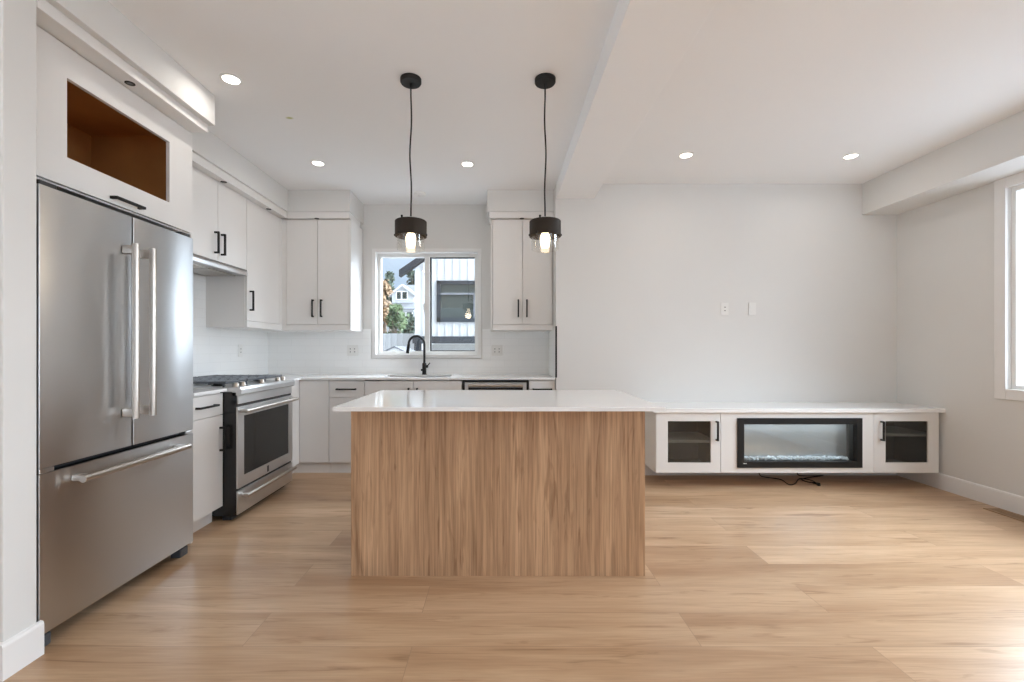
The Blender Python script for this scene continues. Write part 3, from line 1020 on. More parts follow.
# oven door as a frame around the window
bm = B()
wy0, wy1, wz0, wz1 = 3.165, 3.832, 0.300, 0.718
box(bm, RF - 0.012, RF, ry0, wy0, 0.224, 0.785); box(bm, RF - 0.012, RF, wy1, ry1, 0.224, 0.785)
box(bm, RF - 0.012, RF, wy0, wy1, 0.224, wz0); box(bm, RF - 0.012, RF, wy0, wy1, wz1, 0.785)
od = obj('oven_door', bm, 'steel_h', rg)
obj('oven_window', box(B(), RF - 0.011, RF - 0.003, wy0 + 0.0005, wy1 - 0.0005, wz0 + 0.0005, wz1 - 0.0005), 'oven_glass', od, label='black oven window')
obj('emblem', box(B(), RF, RF + 0.002, 3.478, 3.502, 0.236, 0.282, 0.0005), 'rubber', od, label='small dark upright emblem')
def range_handle(parent, z, y0, y1, st):
    bm = B()
    cyl(bm, (RF + st, y0, z), (RF + st, y1, z), 0.0135, seg=18)
    for y in (y0 + 0.03, y1 - 0.03):
        box(bm, RF + 0.0005, RF + st, y - 0.018, y + 0.018, z - 0.012, z + 0.012, 0.003)
    obj('handle', bm, 'handle_steel', parent, smooth=True, label='round satin steel bar handle')
range_handle(od, 0.757, 3.095, 3.885, 0.052)
rd = obj('drawer', box(B(), RF - 0.012, RF, ry0, ry1, 0.045, 0.205, 0.002), 'steel_h', rg)
range_handle(rd, 0.168, 3.12, 3.86, 0.045)
bm = B(); box(bm, RF - 0.12, RF - 0.06, ry0 + 0.02, ry1 - 0.02, 0.0, 0.034)
obj('toe_base', bm, 'rubber', rg)
for y in (3.15, 3.235, 3.49, 3.745, 3.83):
    bm = B()
    lathe(bm, (RF - 0.05, y), [(0, 0.950), (0.014, 0.950), (0.018, 0.945), (0.019, 0.930), (0.022, 0.9215), (0, 0.9215)], 20)
    obj('knob', bm, 'handle_steel', rg, smooth=True)
for gi, (y0, y1) in enumerate(((3.09, 3.35), (3.36, 3.62), (3.63, 3.89))):
    bm = B()
    gx0, gx1 = LX + 0.06, RF - 0.085
    zt = 0.962
    for yy in (y0, y1 - 0.014):
        box(bm, gx0, gx1, yy, yy + 0.014, zt - 0.016, zt, 0.003)
    for k in range(9):
        xx = gx0 + (gx1 - gx0 - 0.013) * k / 8
        box(bm, xx, xx + 0.013, y0 + 0.010, y1 - 0.010, zt - 0.018, zt + 0.002, 0.003)
    for xx in (gx0 + 0.01, (gx0 + gx1) / 2, gx1 - 0.022):
        for yy in (y0 + 0.002, y1 - 0.014):
            box(bm, xx, xx + 0.012, yy, yy + 0.012, 0.921, zt - 0.012)
    obj('grate', bm, 'iron', rg)
    for xx in (gx0 + 0.14, gx1 - 0.13):
        bm = B(); lathe(bm, (xx, (y0 + y1) / 2), [(0, 0.939), (0.032, 0.939), (0.034, 0.934), (0.03, 0.930), (0.042, 0.929), (0.045, 0.9215), (0, 0.9215)], 24)
        obj('burner', bm, 'black', rg, smooth=True)

# ------------------------------------------------------------------ island
isl = thing('kitchen_island', (0, 2.68, 0), 'oak veneered kitchen island base standing on the plank floor', 'kitchen island')
bm = B(); box(bm, -0.778, 0.757, 2.349, 2.372, 0.0, 0.891, 0.001)
obj('front_panel', bm, 'oak', isl)
for a, b in ((-0.778, -0.756), (0.735, 0.757)):
    obj('end_panel', box(B(), a, b, 2.3725, 2.975, 0.0, 0.891, 0.001), 'oak', isl)
obj('body', box(B(), -0.755, 0.734, 2.3725, 2.955, 0.10, 0.891), 'cab', isl)
for k in range(3):
    x0 = -0.755 + k * 0.4963
    dd = obj('door', box(B(), x0 + G, x0 + 0.4963 - G, 2.9555, 2.974, 0.105, 0.885, 0.0012), 'cab', isl)
    bar_handle(dd, 'z', (x0 + 0.44, 2.974, 0.75), 0.165, (0, 1, 0), 0.0066)
it = thing('island_worktop', (0, 2.556, 0.895), 'white quartz island worktop with a seating overhang', 'worktop')
obj('slab', box(B(), -0.787, 0.778, 2.113, 3.0, 0.8915, 0.9115, 0.002), 'quartz', it)

# ------------------------------------------------------------------ pendants
def pendant(x, y, label, wob):
    t = thing('pendant_lamp', (x, y, 1.755), label, 'pendant lamp', 'pendant lamps over the island')
    bm = B(); lathe(bm, (x, y), [(0, CH), (0.060, CH), (0.060, CH - 0.020), (0.056, CH - 0.026), (0, CH - 0.026)], 36)
    cp = obj('canopy', bm, 'black', t, smooth=True)
    bm = B(); lathe(bm, (x, y), [(0, CH - 0.026), (0.008, CH - 0.027), (0.006, CH - 0.05), (0, CH - 0.05)], 16)
    obj('strain_relief', bm, 'black', cp, smooth=True)
    pts = []
    for k in range(0, 13):
        f = k / 12
        z = 1.95 + (CH - 0.04 - 1.95) * f
        w = wob * math.sin(f * math.pi * 3.2) * math.sin(f * math.pi)
        pts.append((x + w, y + w * 0.5, z))
    obj('cord', tube(B(), spline(pts, 4), 0.0046, 8), 'black', t, smooth=True)
    # metal drum: closed top, open bottom
    zt, zb, R = 1.922, 1.832, 0.0905
    bm = B(); lathe(bm, (x, y), [(0.0, zt), (R - 0.004, zt), (R, zt - 0.004), (R, zb), (R - 0.004, zb), (R - 0.004, zt - 0.005), (0, zt - 0.005)], 48)
    sh = obj('shade', bm, 'bronze', t, smooth=True)
    for a in (0.08, 2.17, 3.06, 5.2):
        cx, cy = x + math.cos(a) * R, y - math.sin(a) * R
        bm = B(); cyl(bm, (x + math.cos(a) * (R - 0.006), y - math.sin(a) * (R - 0.006), zb + 0.008), (x + math.cos(a) * (R + 0.005), y - math.sin(a) * (R + 0.005), zb + 0.008), 0.006, seg=12)
        obj('thumb_screw', bm, 'black', sh, smooth=True)
    bm = B(); cyl(bm, (x - 0.036, y - 0.074, zt - 0.001), (x - 0.036, y - 0.074, zt + 0.013), 0.0055, 0.0065, seg=12)
    obj('grub_screw', bm, 'black', sh, smooth=True)
    # clear glass cylinder
    r2 = 0.078
    bm = B(); lathe(bm, (x, y), [(r2, 1.912), (r2, 1.757), (r2 - 0.001, 1.755), (r2 - 0.004, 1.757), (r2 - 0.004, 1.912)], 48)
    obj('glass_shade', bm, 'shade_glass', t, smooth=True)
    bm = B(); lathe(bm, (x, y), [(0, 1.916), (0.022, 1.916), (0.022, 1.872), (0.019, 1.868), (0, 1.868)], 24)
    obj('socket', bm, 'brass', t, smooth=True)
    bm = B(); lathe(bm, (x, y), [(0, 1.868), (0.014, 1.866), (0.018, 1.855), (0.026, 1.838), (0.029, 1.825), (0.027, 1.80), (0.023, 1.778), (0.018, 1.769), (0, 1.766)], 28)
    obj('bulb', bm, 'bulb', t, smooth=True)
    ld = bpy.data.lights.new('bulb_light', 'POINT')
    ld.energy = BULB_W; ld.color = (1.0, 0.82, 0.60); ld.shadow_soft_size = 0.05
    lo = bpy.data.objects.new('bulb_light', ld); col.objects.link(lo)
    lo.parent = t; lo.location = (0, 0, -0.03)
    return t
pendant(-0.5135, 2.592, 'dark drum pendant lamp with clear glass hanging in front of the kitchen window', 0.005)
pendant(0.260, 2.592, 'dark drum pendant lamp with clear glass hanging by the cabinet next to the beam', -0.005)

# ------------------------------------------------------------------ downlights
def downlight(x, y, label):
    t = thing('downlight', (x, y, CH), label, 'downlight', 'recessed ceiling downlights')
    bm = B(); lathe(bm, (x, y), [(0.043, CH), (0.060, CH), (0.060, CH - 0.003), (0.046, CH - 0.006), (0.043, CH - 0.003), (0.043, CH)], 36)
    obj('trim_ring', bm, 'plastic', t, smooth=True)
    bm = B(); lathe(bm, (x, y), [(0, CH - 0.0035), (0.0428, CH - 0.0035), (0.0428, CH - 0.001), (0, CH - 0.001)], 36)
    obj('diffuser', bm, 'led', t, smooth=True)
    ld = bpy.data.lights.new('downlight_lamp', 'AREA')
    ld.shape = 'DISK'; ld.size = 0.09; ld.energy = DOWNLIGHT_W; ld.color = (1.0, 0.95, 0.90); ld.spread = math.radians(170)
    lo = bpy.data.objects.new('downlight_lamp', ld); col.objects.link(lo)
    lo.parent = t; lo.location = (0, 0, -0.008)
downlight(-1.549, 2.592, 'round lit downlight nearest the fridge soffit')
downlight(-1.522, 3.762, 'round lit downlight near the range corner')
downlight(-0.273, 3.782, 'round lit downlight between the two pendants near the window')
downlight(1.491, 3.608, 'round lit downlight in the living ceiling next to the beam')
downlight(2.828, 3.626, 'round lit downlight in the living ceiling next to the bulkhead')
for x, y, n in ((-1.5, 0.9, 'partition wall'), (-0.3, -0.6, 'patio door'), (1.45, 1.3, 'beam'), (2.74, 1.3, 'side window'), (1.45, -1.2, 'rear wall'), (2.74, -1.2, 'rear side window')):  # unseen downlights added to give the room more light
    downlight(x, y, 'unseen added downlight behind the viewer near the ' + n)

sm = thing('smoke_detector', (-0.80, 4.49, CH), 'low round white detector on the ceiling before the window', 'smoke detector')
bm = B(); lathe(bm, (-0.80, 4.49), [(0, CH), (0.062, CH), (0.062, CH - 0.012), (0.052, CH - 0.026), (0, CH - 0.028)], 32)
obj('body', bm, 'plastic', sm, smooth=True)
bm = B(); lathe(bm, (-0.80, 4.49), [(0, CH - 0.028), (0.02, CH - 0.028), (0.018, CH - 0.033), (0, CH - 0.033)], 20)
obj('cap', bm, 'trim', sm, smooth=True)

# ------------------------------------------------------------------ media cabinet
MY = 3.791
ma, mb_ = 1.314, 3.698
mz0, mz1 = 0.140, 0.649
mc = thing('media_cabinet', (2.5, 4.0, 0.14), 'long white floating media cabinet on the living room wall', 'media cabinet')
xa, xb = 1.857, 3.150         # fire section
bm = B()
box(bm, ma, mb_, MY + 0.02, LY - 0.015, mz0, mz0 + 0.018); box(bm, ma, mb_, MY + 0.02, LY - 0.015, mz1 - 0.018, mz1)
for x in (ma, xa - 0.009, xb - 0.009, mb_ - 0.018):
    box(bm, x, x + 0.018, MY + 0.02, LY - 0.015, mz0 + 0.018, mz1 - 0.018)
box(bm, ma + 0.018, mb_ - 0.018, LY - 0.03, LY - 0.015, mz0 + 0.018, mz1 - 0.018)
obj('body', bm, 'cab', mc)
# dark lining behind the glass doors
for x0, x1, sh in ((ma + 0.019, xa - 0.010, 0.40), (xb + 0.010, mb_ - 0.019, 0.455)):
    bm = B()
    box(bm, x0, x1, LY - 0.036, LY - 0.031, mz0 + 0.019, mz1 - 0.019)
    box(bm, x0, x0 + 0.004, MY + 0.022, LY - 0.037, mz0 + 0.019, mz1 - 0.019)
    box(bm, x1 - 0.004, x1, MY + 0.022, LY - 0.037, mz0 + 0.019, mz1 - 0.019)
    obj('lining', bm, 'dark_in', mc)
    obj('shelf', box(B(), x0 + 0.005, x1 - 0.005, MY + 0.03, LY - 0.038, sh - 0.012, sh + 0.012, 0.001), 'plastic', mc)
FX0, FX1, FZ0, FZ1 = 1.997, 3.047, 0.185, 0.604
bm = B()
box(bm, xa + G, FX0, MY, MY + 0.019, mz0 + 0.002, mz1 - 0.002); box(bm, FX1, xb - G, MY, MY + 0.019, mz0 + 0.002, mz1 - 0.002)
box(bm, FX0, FX1, MY, MY + 0.019, mz0 + 0.002, FZ0); box(bm, FX0, FX1, MY, MY + 0.019, FZ1, mz1 - 0.002)
obj('fascia', bm, 'cab', mc)
def media_door(x0, x1, g0, g1, hx):
    z0, z1 = mz0 + 0.002, mz1 - 0.002
    ga, gb = 0.227, 0.577
    bm = B()
    box(bm, x0 + G, g0, MY, MY + 0.019, z0, z1); box(bm, g1, x1 - G, MY, MY + 0.019, z0, z1)
    box(bm, g0, g1, MY, MY + 0.019, z0, ga); box(bm, g0, g1, MY, MY + 0.019, gb, z1)
    d = obj('door', bm, 'cab', mc)
    obj('glass_pane', box(B(), g0, g1, MY + 0.010, MY + 0.014, ga, gb), 'tint', d, label='smoked glass pane')
    bar_handle(d, 'z', (hx, MY, 0.497), 0.165, (0, -1, 0), 0.0066)
media_door(ma, xa, 1.414, 1.777, 1.822)
media_door(xb, mb_, 3.248, 3.608, 3.209)
ms = thing('media_worktop', (2.5, 4.0, 0.65), 'thin white slab topping the floating media cabinet', 'worktop')
obj('slab', box(B(), 1.285, RX - 0.002, MY - 0.022, LY - 0.001, 0.651, 0.684, 0.002), 'quartz', ms)

fp = thing('electric_fireplace', (2.52, 3.85, 0.185), 'black framed electric fireplace set in the media cabinet', 'fireplace')
i0, i1, j0, j1 = 2.052, 2.998, 0.238, 0.552
bm = B()
for a, b, c, d in ((FX0 + 0.001, i0, FZ0 + 0.001, FZ1 - 0.001), (i1, FX1 - 0.001, FZ0 + 0.001, FZ1 - 0.001), (i0, i1, FZ0 + 0.001, j0), (i0, i1, j1, FZ1 - 0.001)):
    box(bm, a, b, MY - 0.012, MY + 0.03, c, d, 0.002)
obj('frame', bm, 'black', fp)
bm = B(); box(bm, i0 + 0.001, i1 - 0.001, MY + 0.03, MY + 0.034, j0 + 0.001, j1 - 0.001)
obj('glass_front', bm, 'fire_glass', fp)
bm = B()
box(bm, FX0 + 0.012, i0 - 0.002, MY + 0.036, MY + 0.24, j0 - 0.03, j1 + 0.03)
box(bm, i1 + 0.002, FX1 - 0.012, MY + 0.036, MY + 0.24, j0 - 0.03, j1 + 0.03)
box(bm, i0 - 0.002, i1 + 0.002, MY + 0.036, MY + 0.24, j1 + 0.002, j1 + 0.03)
box(bm, i0 - 0.002, i1 + 0.002, MY + 0.036, MY + 0.24, j0 - 0.03, j0 - 0.004)
obj('firebox', bm, 'fire_side', fp)
bm = B(); box(bm, i0 - 0.0015, i1 + 0.0015, MY + 0.105, MY + 0.115, j0 - 0.003, j1 + 0.0015)
obj('back_panel', bm, 'fire_back', fp, label='polished grey back panel')
bm = B(); box(bm, 2.38, 2.57, MY + 0.05, MY + 0.15, j1 - 0.012, j1 + 0.001, 0.002)
obj('heater_outlet', bm, 'steel_h', fp)
bm = B()
rnd = random.Random(3)
for k in range(420):
    cx = rnd.uniform(i0 + 0.02, i1 - 0.02); cy = rnd.uniform(MY + 0.05, MY + 0.092)
    s = rnd.uniform(0.006, 0.012)
    r = bmesh.ops.create_icosphere(bm, subdivisions=1, radius=s, matrix=Matrix.Translation((cx, cy, j0 + rnd.uniform(0.002, 0.02))) @ Matrix.Rotation(rnd.uniform(0, 6), 4, 'X') @ Matrix.Rotation(rnd.uniform(0, 6), 4, 'Z'))
    for v in r['verts']:
        v.co += Vector((rnd.uniform(-1, 1), rnd.uniform(-1, 1), rnd.uniform(-1, 1))) * s * 0.35
cr = obj('crystal_bed', bm, 'crystal', fp, label='bed of clear crushed glass')
cr['kind'] = 'stuff'
bm = B(); box(bm, FX0 + 0.045, FX0 + 0.075, MY - 0.0128, MY - 0.0121, FZ0 + 0.035, FZ0 + 0.041)
obj('badge', bm, 'plastic', fp, label='tiny pale badge')

ld = bpy.data.lights.new('crystal_fill_light', 'AREA')  # lamp added at the firebox top to brighten crystals and back panel
ld.shape = 'RECTANGLE'; ld.size = 0.9; ld.size_y = 0.02; ld.energy = 0.9; ld.color = (0.82, 0.93, 1.0)
lo = bpy.data.objects.new('crystal_fill_light', ld); col.objects.link(lo)
lo.parent = fp; lo.location = (0, MY + 0.052 - 3.85, j1 - 0.015 - 0.185)
lo.rotation_euler = Vector((0, 0.35, -1)).to_track_quat('-Z', 'Y').to_euler()

# power cords on the floor under the fireplace
def cord(pts, label, plug):
    t = thing('power_cord', pts[0], label, 'power cord')
    obj('cable', tube(B(), spline(pts, 8), 0.0042, 8), 'black', t, smooth=True)
    p, q = Vector(pts[-2]), Vector(pts[-1])
    d = (q - p).normalized()
    bm = B(); cyl(bm, q - d * 0.01, q + d * 0.045, 0.008, 0.012, seg=12)
    obj('plug', bm, 'black', t, smooth=True)
def fl(x, y, z=0.005):
    Y = 450 * (1.185 - z) / (y - 349)
    return ((x - 500) * Y / 450, Y, z)
cord([(2.33, 4.06, 0.13), (2.34, 4.05, 0.05), fl(768, 477.5), fl(776, 478.5), fl(782, 480), fl(789, 484.5), fl(795, 483.5), fl(800, 478.5), fl(812, 480.5), fl(817, 484)], 'black power cord bent in a V on the floor under the fireplace', True)
cord([(2.70, 4.06, 0.13), (2.69, 4.05, 0.05), fl(823, 475.5), fl(812, 477), fl(802, 479), fl(806, 481.5), fl(814, 483)], 'short black power cord looped on the floor beneath the fireplace', True)

# ------------------------------------------------------------------ outlets
def outlet(center, out, gangs, label, kind='outlet'):
    c = Vector(center); out = Vector(out)
    t = thing('wall_outlet' if kind == 'outlet' else 'wall_plate', center, label, 'outlet' if kind == 'outlet' else 'wall plate', 'white wall outlets')
    side = Vector((1, 0, 0)) if abs(out.y) > 0.5 else Vector((0, 1, 0))
    w = 0.035 + 0.023 * (gangs - 1)
    def slab(cx, cz, hw, hz, d0, d1, bev=0.0):
        p = c + side * cx + out * d0; q = c + side * cx + out * d1
        h = side * hw
        lo = Vector([min(p[i], q[i]) - abs(h[i]) for i in range(3)]); hi = Vector([max(p[i], q[i]) + abs(h[i]) for i in range(3)])
        bm = B(); box(bm, lo.x, hi.x, lo.y, hi.y, c.z + cz - hz, c.z + cz + hz, bev)
        return bm
    obj('plate', slab(0, 0, w, 0.058, 0, 0.006, 0.0015), 'plate', t)
    for g in range(gangs):
        cx = (g - (gangs - 1) / 2) * 0.046
        if kind == 'outlet':
            rc = obj('receptacle', slab(cx, 0, 0.0165, 0.033, 0.006, 0.009, 0.001), 'plate', t)
            for s in (-1, 1):
                obj('slot', slab(cx, s * 0.016, 0.006, 0.0045, 0.009, 0.0094), 'dark_in', rc)
        else:
            obj('insert', slab(cx, 0, 0.0165, 0.033, 0.006, 0.008, 0.001), 'plate', t)
outlet(((724.5 - 500) / 106.3, LY, 1.185 + 40 / 106.3), (0, -1, 0), 1, 'white outlet plate high on the living room wall nearer the island')
outlet(((752 - 500) / 106.3, LY, 1.185 + 40 / 106.3), (0, -1, 0), 1, 'blank white plate on the living room wall nearer the window', 'blank')
outlet(((353 - 500) / 93, KY - 0.008, 1.17), (0, -1, 0), 2, 'white double outlet on the backsplash left of the window')
outlet(((497 - 500) / 93, KY - 0.008, 1.17), (0, -1, 0), 2, 'white double outlet on the backsplash right of the window')
outlet((LX + 0.008, 450 / (260 / 2.497), 1.17), (1, 0, 0), 1, 'white outlet on the backsplash behind the range')

# floor register
vt = thing('floor_register', (3.645, 3.12, 0), 'slotted wood toned floor register beside the window wall baseboard', 'floor register')
bm = B()
vx0, vx1, vy0, vy1 = 3.585, 3.705, 2.90, 3.34
box(bm, vx0, vx0 + 0.02, vy0, vy1, 0.0005, 0.006); box(bm, vx1 - 0.02, vx1, vy0, vy1, 0.0005, 0.006)
box(bm, vx0 + 0.02, vx1 - 0.02, vy0, vy0 + 0.02, 0.0005, 0.006); box(bm, vx0 + 0.02, vx1 - 0.02, vy1 - 0.02, vy1, 0.0005, 0.006)
obj('frame', bm, 'vent', vt)
bm = B()
for k in range(22):
    y = vy0 + 0.026 + k * 0.0182
    box(bm, vx0 + 0.02, vx1 - 0.02, y, y + 0.007, 0.001, 0.005)
obj('grille', bm, 'vent', vt)
obj('duct', box(B(), vx0 + 0.02, vx1 - 0.02, vy0 + 0.02, vy1 - 0.02, 0.0003, 0.0008), 'rubber', vt)

# ------------------------------------------------------------------ outdoors
struct('ground', box(B(), -90, 60, -40, 180, -2.9, -2.8), 'grass', 'pale gravel ground outside the house', 'ground')

nh = thing('house', (0, 9.4, -2.8), 'white board and batten house with dark roof edge beyond the window', 'house')
HY = 9.2
HS = 450 / HY
def hx(x): return (x - 500) / HS
def hz(y): return 1.185 + (349 - y) / HS
wallx = hx(415)
eave = (hx(400), hz(277))
slope = (277 - 258) / (425 - 397)
apx = hx(505)
apz = eave[1] + slope * (apx - eave[0])
rx = 2 * apx - wallx
bm = B()
prism(bm, [(wallx, hz(337)), (rx, hz(337)), (rx, eave[1] + slope * (wallx - eave[0]) - 0.02), (apx, apz - 0.02), (wallx, eave[1] + slope * (wallx - eave[0]) - 0.02)], 'y', HY, HY + 6)
obj('wall', bm, 'siding', nh)
bm = B()
x = wallx
while x < rx:
    top = min(eave[1] + slope * (x - eave[0]), eave[1] + slope * (2 * apx - x - eave[0])) - 0.03
    if hx(437) - 0.03 < x + 0.02 < hx(437) + 1.56:
        box(bm, x, x + 0.035, HY - 0.022, HY - 0.001, hz(337), hz(322))
        box(bm, x, x + 0.035, HY - 0.022, HY - 0.001, hz(281), top)
    else:
        box(bm, x, x + 0.035, HY - 0.022, HY - 0.001, hz(337), top)
    x += 0.155
obj('batten', bm, 'siding', nh)
bm = B()
th = 0.13
ez = eave[1] + slope * (wallx - eave[0])
prism(bm, [(wallx - 0.02, ez), (apx, apz), (rx + 0.02, ez), (rx + 0.02, ez + th), (apx, apz + th), (wallx - 0.02, ez + th)], 'y', HY + 0.1, HY + 6.2)
obj('roof', bm, 'roof', nh)
bm = B()
prism(bm, [eave, (apx, apz), (2 * apx - eave[0], eave[1]), (2 * apx - eave[0], eave[1] + th), (apx, apz + th), (eave[0], eave[1] + th)], 'y', HY - 0.10, HY + 0.1)
obj('rake_board', bm, 'roof', nh)
wx0, wx1 = hx(437), hx(437) + 1.55
wz0, wz1 = hz(322), hz(281)
bm = B()
fw = 0.075
for a, b, c, d in ((wx0, wx0 + fw, wz0, wz1), (wx1 - fw, wx1, wz0, wz1), (wx0, wx1, wz0, wz0 + fw), (wx0, wx1, wz1 - fw, wz1)):
    box(bm, a, b, HY - 0.06, HY - 0.0, c, d)
wf = obj('window_frame', bm, 'roof', nh)
zt = hz(294)
bm = B(); box(bm, wx0 + fw, wx1 - fw, HY - 0.05, HY - 0.02, zt - 0.02, zt + 0.02); box(bm, (wx0 + wx1) / 2 - 0.03, (wx0 + wx1) / 2 + 0.03, HY - 0.05, HY - 0.02, wz0 + fw, zt - 0.02)
obj('glazing_bar', bm, 'shingle', wf)
bm = B(); box(bm, wx0 + fw, wx1 - fw, HY - 0.015, HY - 0.005, wz0 + fw, wz1 - fw)
obj('pane', bm, 'out_glass', wf)
bm = B(); box(bm, wallx - 0.03, rx, HY - 0.12, HY + 0.1, hz(343.5), hz(336.5))
obj('fascia', bm, 'roof', nh)
bm = B(); box(bm, wallx, rx, HY + 1.2, HY + 1.3, -2.8, hz(343.5))
obj('porch_wall', bm, 'concrete', nh)
bm = B(); box(bm, wallx, wallx + 0.13, HY - 0.1, HY + 0.03, -2.8, hz(343.5))
obj('porch_post', bm, 'roof', nh)
bm = B(); box(bm, wallx + 0.13, rx, HY - 0.08, HY - 0.03, hz(352), hz(350.5))
obj('railing', bm, 'roof', nh)

# ribbed white wall with the small gable in front
gw = thing('garden_wall', (-2.4, 9.9, -2.8), 'white ribbed wall panel left of the neighbouring house', 'wall')
S2 = 45.0; Y2 = 450 / S2
bm = B(); box(bm, (360 - 500) / S2, (414.5 - 500) / S2, Y2, Y2 + 0.05, -2.8, 1.185 + 15.5 / S2)
k = (360 - 500) / S2
while k < (414.5 - 500) / S2 - 0.04:
    box(bm, k, k + 0.035, Y2 - 0.03, Y2, -2.8, 1.185 + 15.5 / S2)
    k += 0.13
obj('panel', bm, 'siding', gw)
shd = thing('shed', (-2.0, 8.6, -2.8), 'small gabled white shed roof low in the window', 'shed')
S3 = 58.0; Y3 = 450 / S3
ax, az = (397 - 500) / S3, 1.185 + 3.0 / S3
bm = B(); prism(bm, [(ax - 0.30, az - 0.14), (ax, az), (ax + 0.30, az - 0.14), (ax + 0.30, az - 0.165), (ax, az - 0.025), (ax - 0.30, az - 0.165)], 'y', Y3 - 0.2, Y3 + 0.7)
obj('roof', bm, 'shingle', shd)
bm = B(); prism(bm, [(ax - 0.24, -2.8), (ax + 0.24, -2.8), (ax + 0.24, az - 0.139), (ax, az - 0.027), (ax - 0.24, az - 0.139)], 'y', Y3 - 0.185, Y3 + 0.6)
obj('body', bm, 'siding', shd)

# distant house
S4 = 7.5; Y4 = 450 / S4
def fx_(x): return (x - 500) / S4
def fz_(y): return 1.185 + (349 - y) / S4
fh = thing('house', (fx_(403), Y4, -2.8), 'distant white gabled house with a grey roof among trees', 'house')
bm = B(); prism(bm, [(fx_(392), fz_(312)), (fx_(414), fz_(312)), (fx_(414), fz_(294)), (fx_(403), fz_(286)), (fx_(392), fz_(294))], 'y', Y4, Y4 + 8)
box(bm, fx_(390), fx_(424), Y4 + 0.6, Y4 + 8, -2.8, fz_(310))
obj('wall', bm, 'siding', fh)
bm = B()
prism(bm, [(fx_(389.5), fz_(296.5)), (fx_(402.5), fz_(286.5)), (fx_(416), fz_(296.5)), (fx_(416), fz_(294.5)), (fx_(402.5), fz_(284)), (fx_(389.5), fz_(294.5))], 'y', Y4 - 0.4, Y4 + 8)
obj('gable_roof', bm, 'siding', fh)
bm = B(); prism(bm, [(Y4 + 2.5, fz_(296)), (Y4 + 5.5, fz_(279)), (Y4 + 9, fz_(296))], 'x', fx_(393), fx_(440))
obj('main_roof', bm, 'shingle', fh)
bm = B(); prism(bm, [(Y4 - 2.0, fz_(310)), (Y4 + 0.2, fz_(302)), (Y4 + 0.2, fz_(308)), (Y4 - 2.0, fz_(311))], 'x', fx_(388), fx_(424))
obj('porch_roof', bm, 'shingle', fh)
for x0, x1, y0, y1 in ((397, 401, 292, 299), (402.5, 407, 292, 299), (401, 404, 311, 317), (406, 411, 311, 317), (404, 412, 322, 330)):
    yy = Y4 - 0.08 if y1 < 305 else Y4 + 0.52
    w_ = obj('window', box(B(), fx_(x0) - 0.12, fx_(x1) + 0.12, yy, yy + 0.06, fz_(y1) - 0.12, fz_(y0) + 0.12), 'plastic', fh)
    obj('pane', box(B(), fx_(x0), fx_(x1), yy - 0.03, yy - 0.002, fz_(y1), fz_(y0)), 'out_glass', w_)

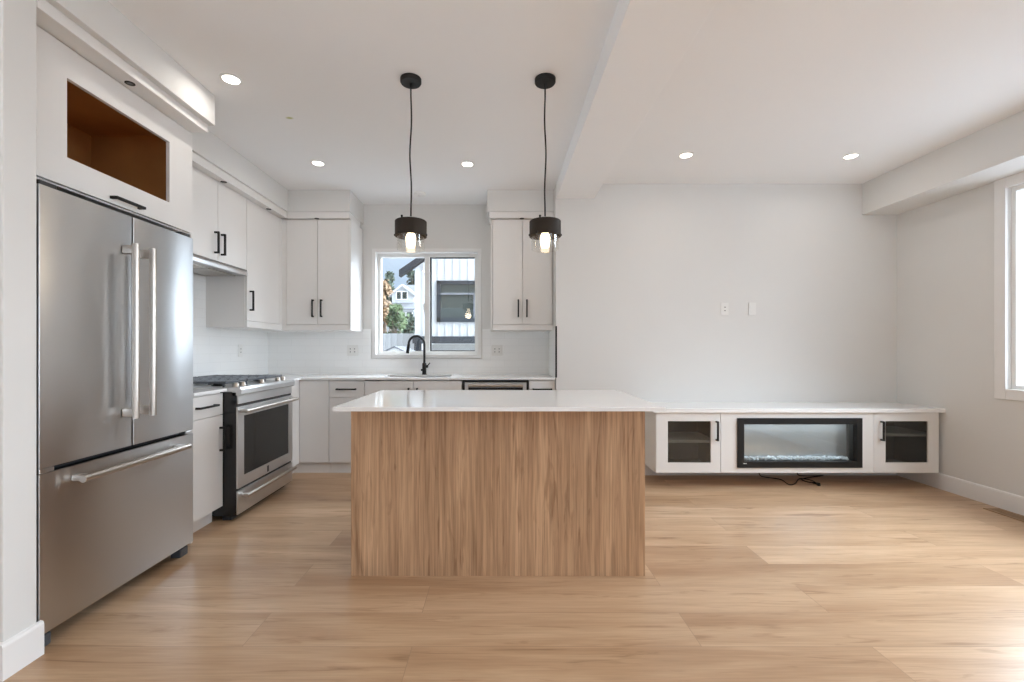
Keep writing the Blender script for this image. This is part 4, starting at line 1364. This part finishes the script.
def tree(name, x, y, zb, h, w, m, label, shape, n, seed, leaf=0.16):
    """trunk, limbs and a crown of individually placed leaf blades"""
    rnd = random.Random(seed)
    t = thing(name, (x, y, -2.8), label, 'tree' if name != 'bush' else 'bush')
    bm = B()
    tube(bm, [(x, y, -2.8), (x + 0.05, y, (zb - 2.8) / 2), (x, y, zb + h * 0.8)], [0.16, 0.12, 0.03], 8)
    for k in range(7):
        a = rnd.uniform(0, 6.28); z = zb + h * rnd.uniform(0.1, 0.7)
        L_ = w * 0.4
        tube(bm, [(x, y, z), (x + math.cos(a) * L_ * 0.6, y + math.sin(a) * L_ * 0.6, z + 0.3), (x + math.cos(a) * L_, y + math.sin(a) * L_, z + 0.7)], [0.05, 0.035, 0.012], 6)
    obj('trunk', bm, 'bark', t)
    bm = B()
    clumps = []
    for k in range(26):
        f = rnd.random()
        if shape == 'cone':
            r = w / 2 * (1 - f) ** 0.8
        else:
            r = w / 2 * math.sqrt(max(0.05, 1 - (2 * f - 1) ** 2))
        a = rnd.uniform(0, 6.28); q = math.sqrt(rnd.random())
        clumps.append((x + math.cos(a) * r * q, y + math.sin(a) * r * q, zb + f * h))
    for k in range(n):
        c = rnd.choice(clumps)
        s = w * 0.11
        p = Vector((rnd.gauss(c[0], s), rnd.gauss(c[1], s), rnd.gauss(c[2], s)))
        u = Vector((rnd.gauss(0, 1), rnd.gauss(0, 1), rnd.gauss(0, 1))).normalized()
        v = u.orthogonal().normalized()
        l = leaf * rnd.uniform(0.6, 1.4)
        a_ = [p - u * l, p + v * l * 0.45, p + u * l, p - v * l * 0.45]
        bm.faces.new([bm.verts.new(q) for q in a_])
    f = obj('foliage', bm, m, t)
    f['kind'] = 'stuff'
def at(x, y, Y): return ((x - 500) * Y / 450, 1.185 + (349 - y) * Y / 450)
def tree_at(name, xc, ytop, ybot, wpx, Y, m, label, shape, n, seed, leaf):
    x, zt = at(xc, ytop, Y); _, zb = at(xc, ybot, Y)
    tree(name, x, Y, zb, zt - zb, wpx * Y / 450, m, label, shape, n, seed, leaf)
tree_at('tree', 385, 283, 345, 15, 26, 'leaf_rust', 'tall rust coloured tree at the left of the window view', 'round', 3000, 1, 0.13)
tree_at('bush', 396, 306, 345, 15, 24, 'leaf_green', 'green bushy shrub in front of the distant house', 'round', 2600, 2, 0.11)
tree_at('bush', 410, 318, 345, 16, 28, 'leaf_dark', 'dark low shrub beside the white house corner', 'round', 2000, 3, 0.12)
tree_at('tree', 390, 274, 300, 12, 90, 'leaf_dark', 'dark evergreen behind the distant house roof', 'cone', 2200, 4, 0.45)
tree_at('tree', 413, 272, 300, 18, 95, 'leaf_dark', 'dark evergreen behind the distant roof ridge under the dark eave', 'round', 2200, 5, 0.45)

# house across from the living room window
oh = thing('house', (20.0, 12.0, -2.8), 'pale house across from the living room window', 'house')
bm = B(); box(bm, 18.0, 26.0, 6.0, 24.0, -2.8, 1.0)
obj('wall', bm, 'siding', oh)
bm = B(); prism(bm, [(17.5, 1.0), (22.0, 2.6), (26.5, 1.0)], 'y', 5.6, 24.4)
obj('roof', bm, 'shingle', oh)
for y0 in (8.5, 12.0, 16.0):
    wf2 = obj('window_frame', box(B(), 17.94, 18.0, y0, y0 + 1.4, -0.8, 0.6), 'plastic', oh)
    obj('pane', box(B(), 17.92, 17.939, y0 + 0.08, y0 + 1.32, -0.72, 0.52), 'out_glass', wf2)
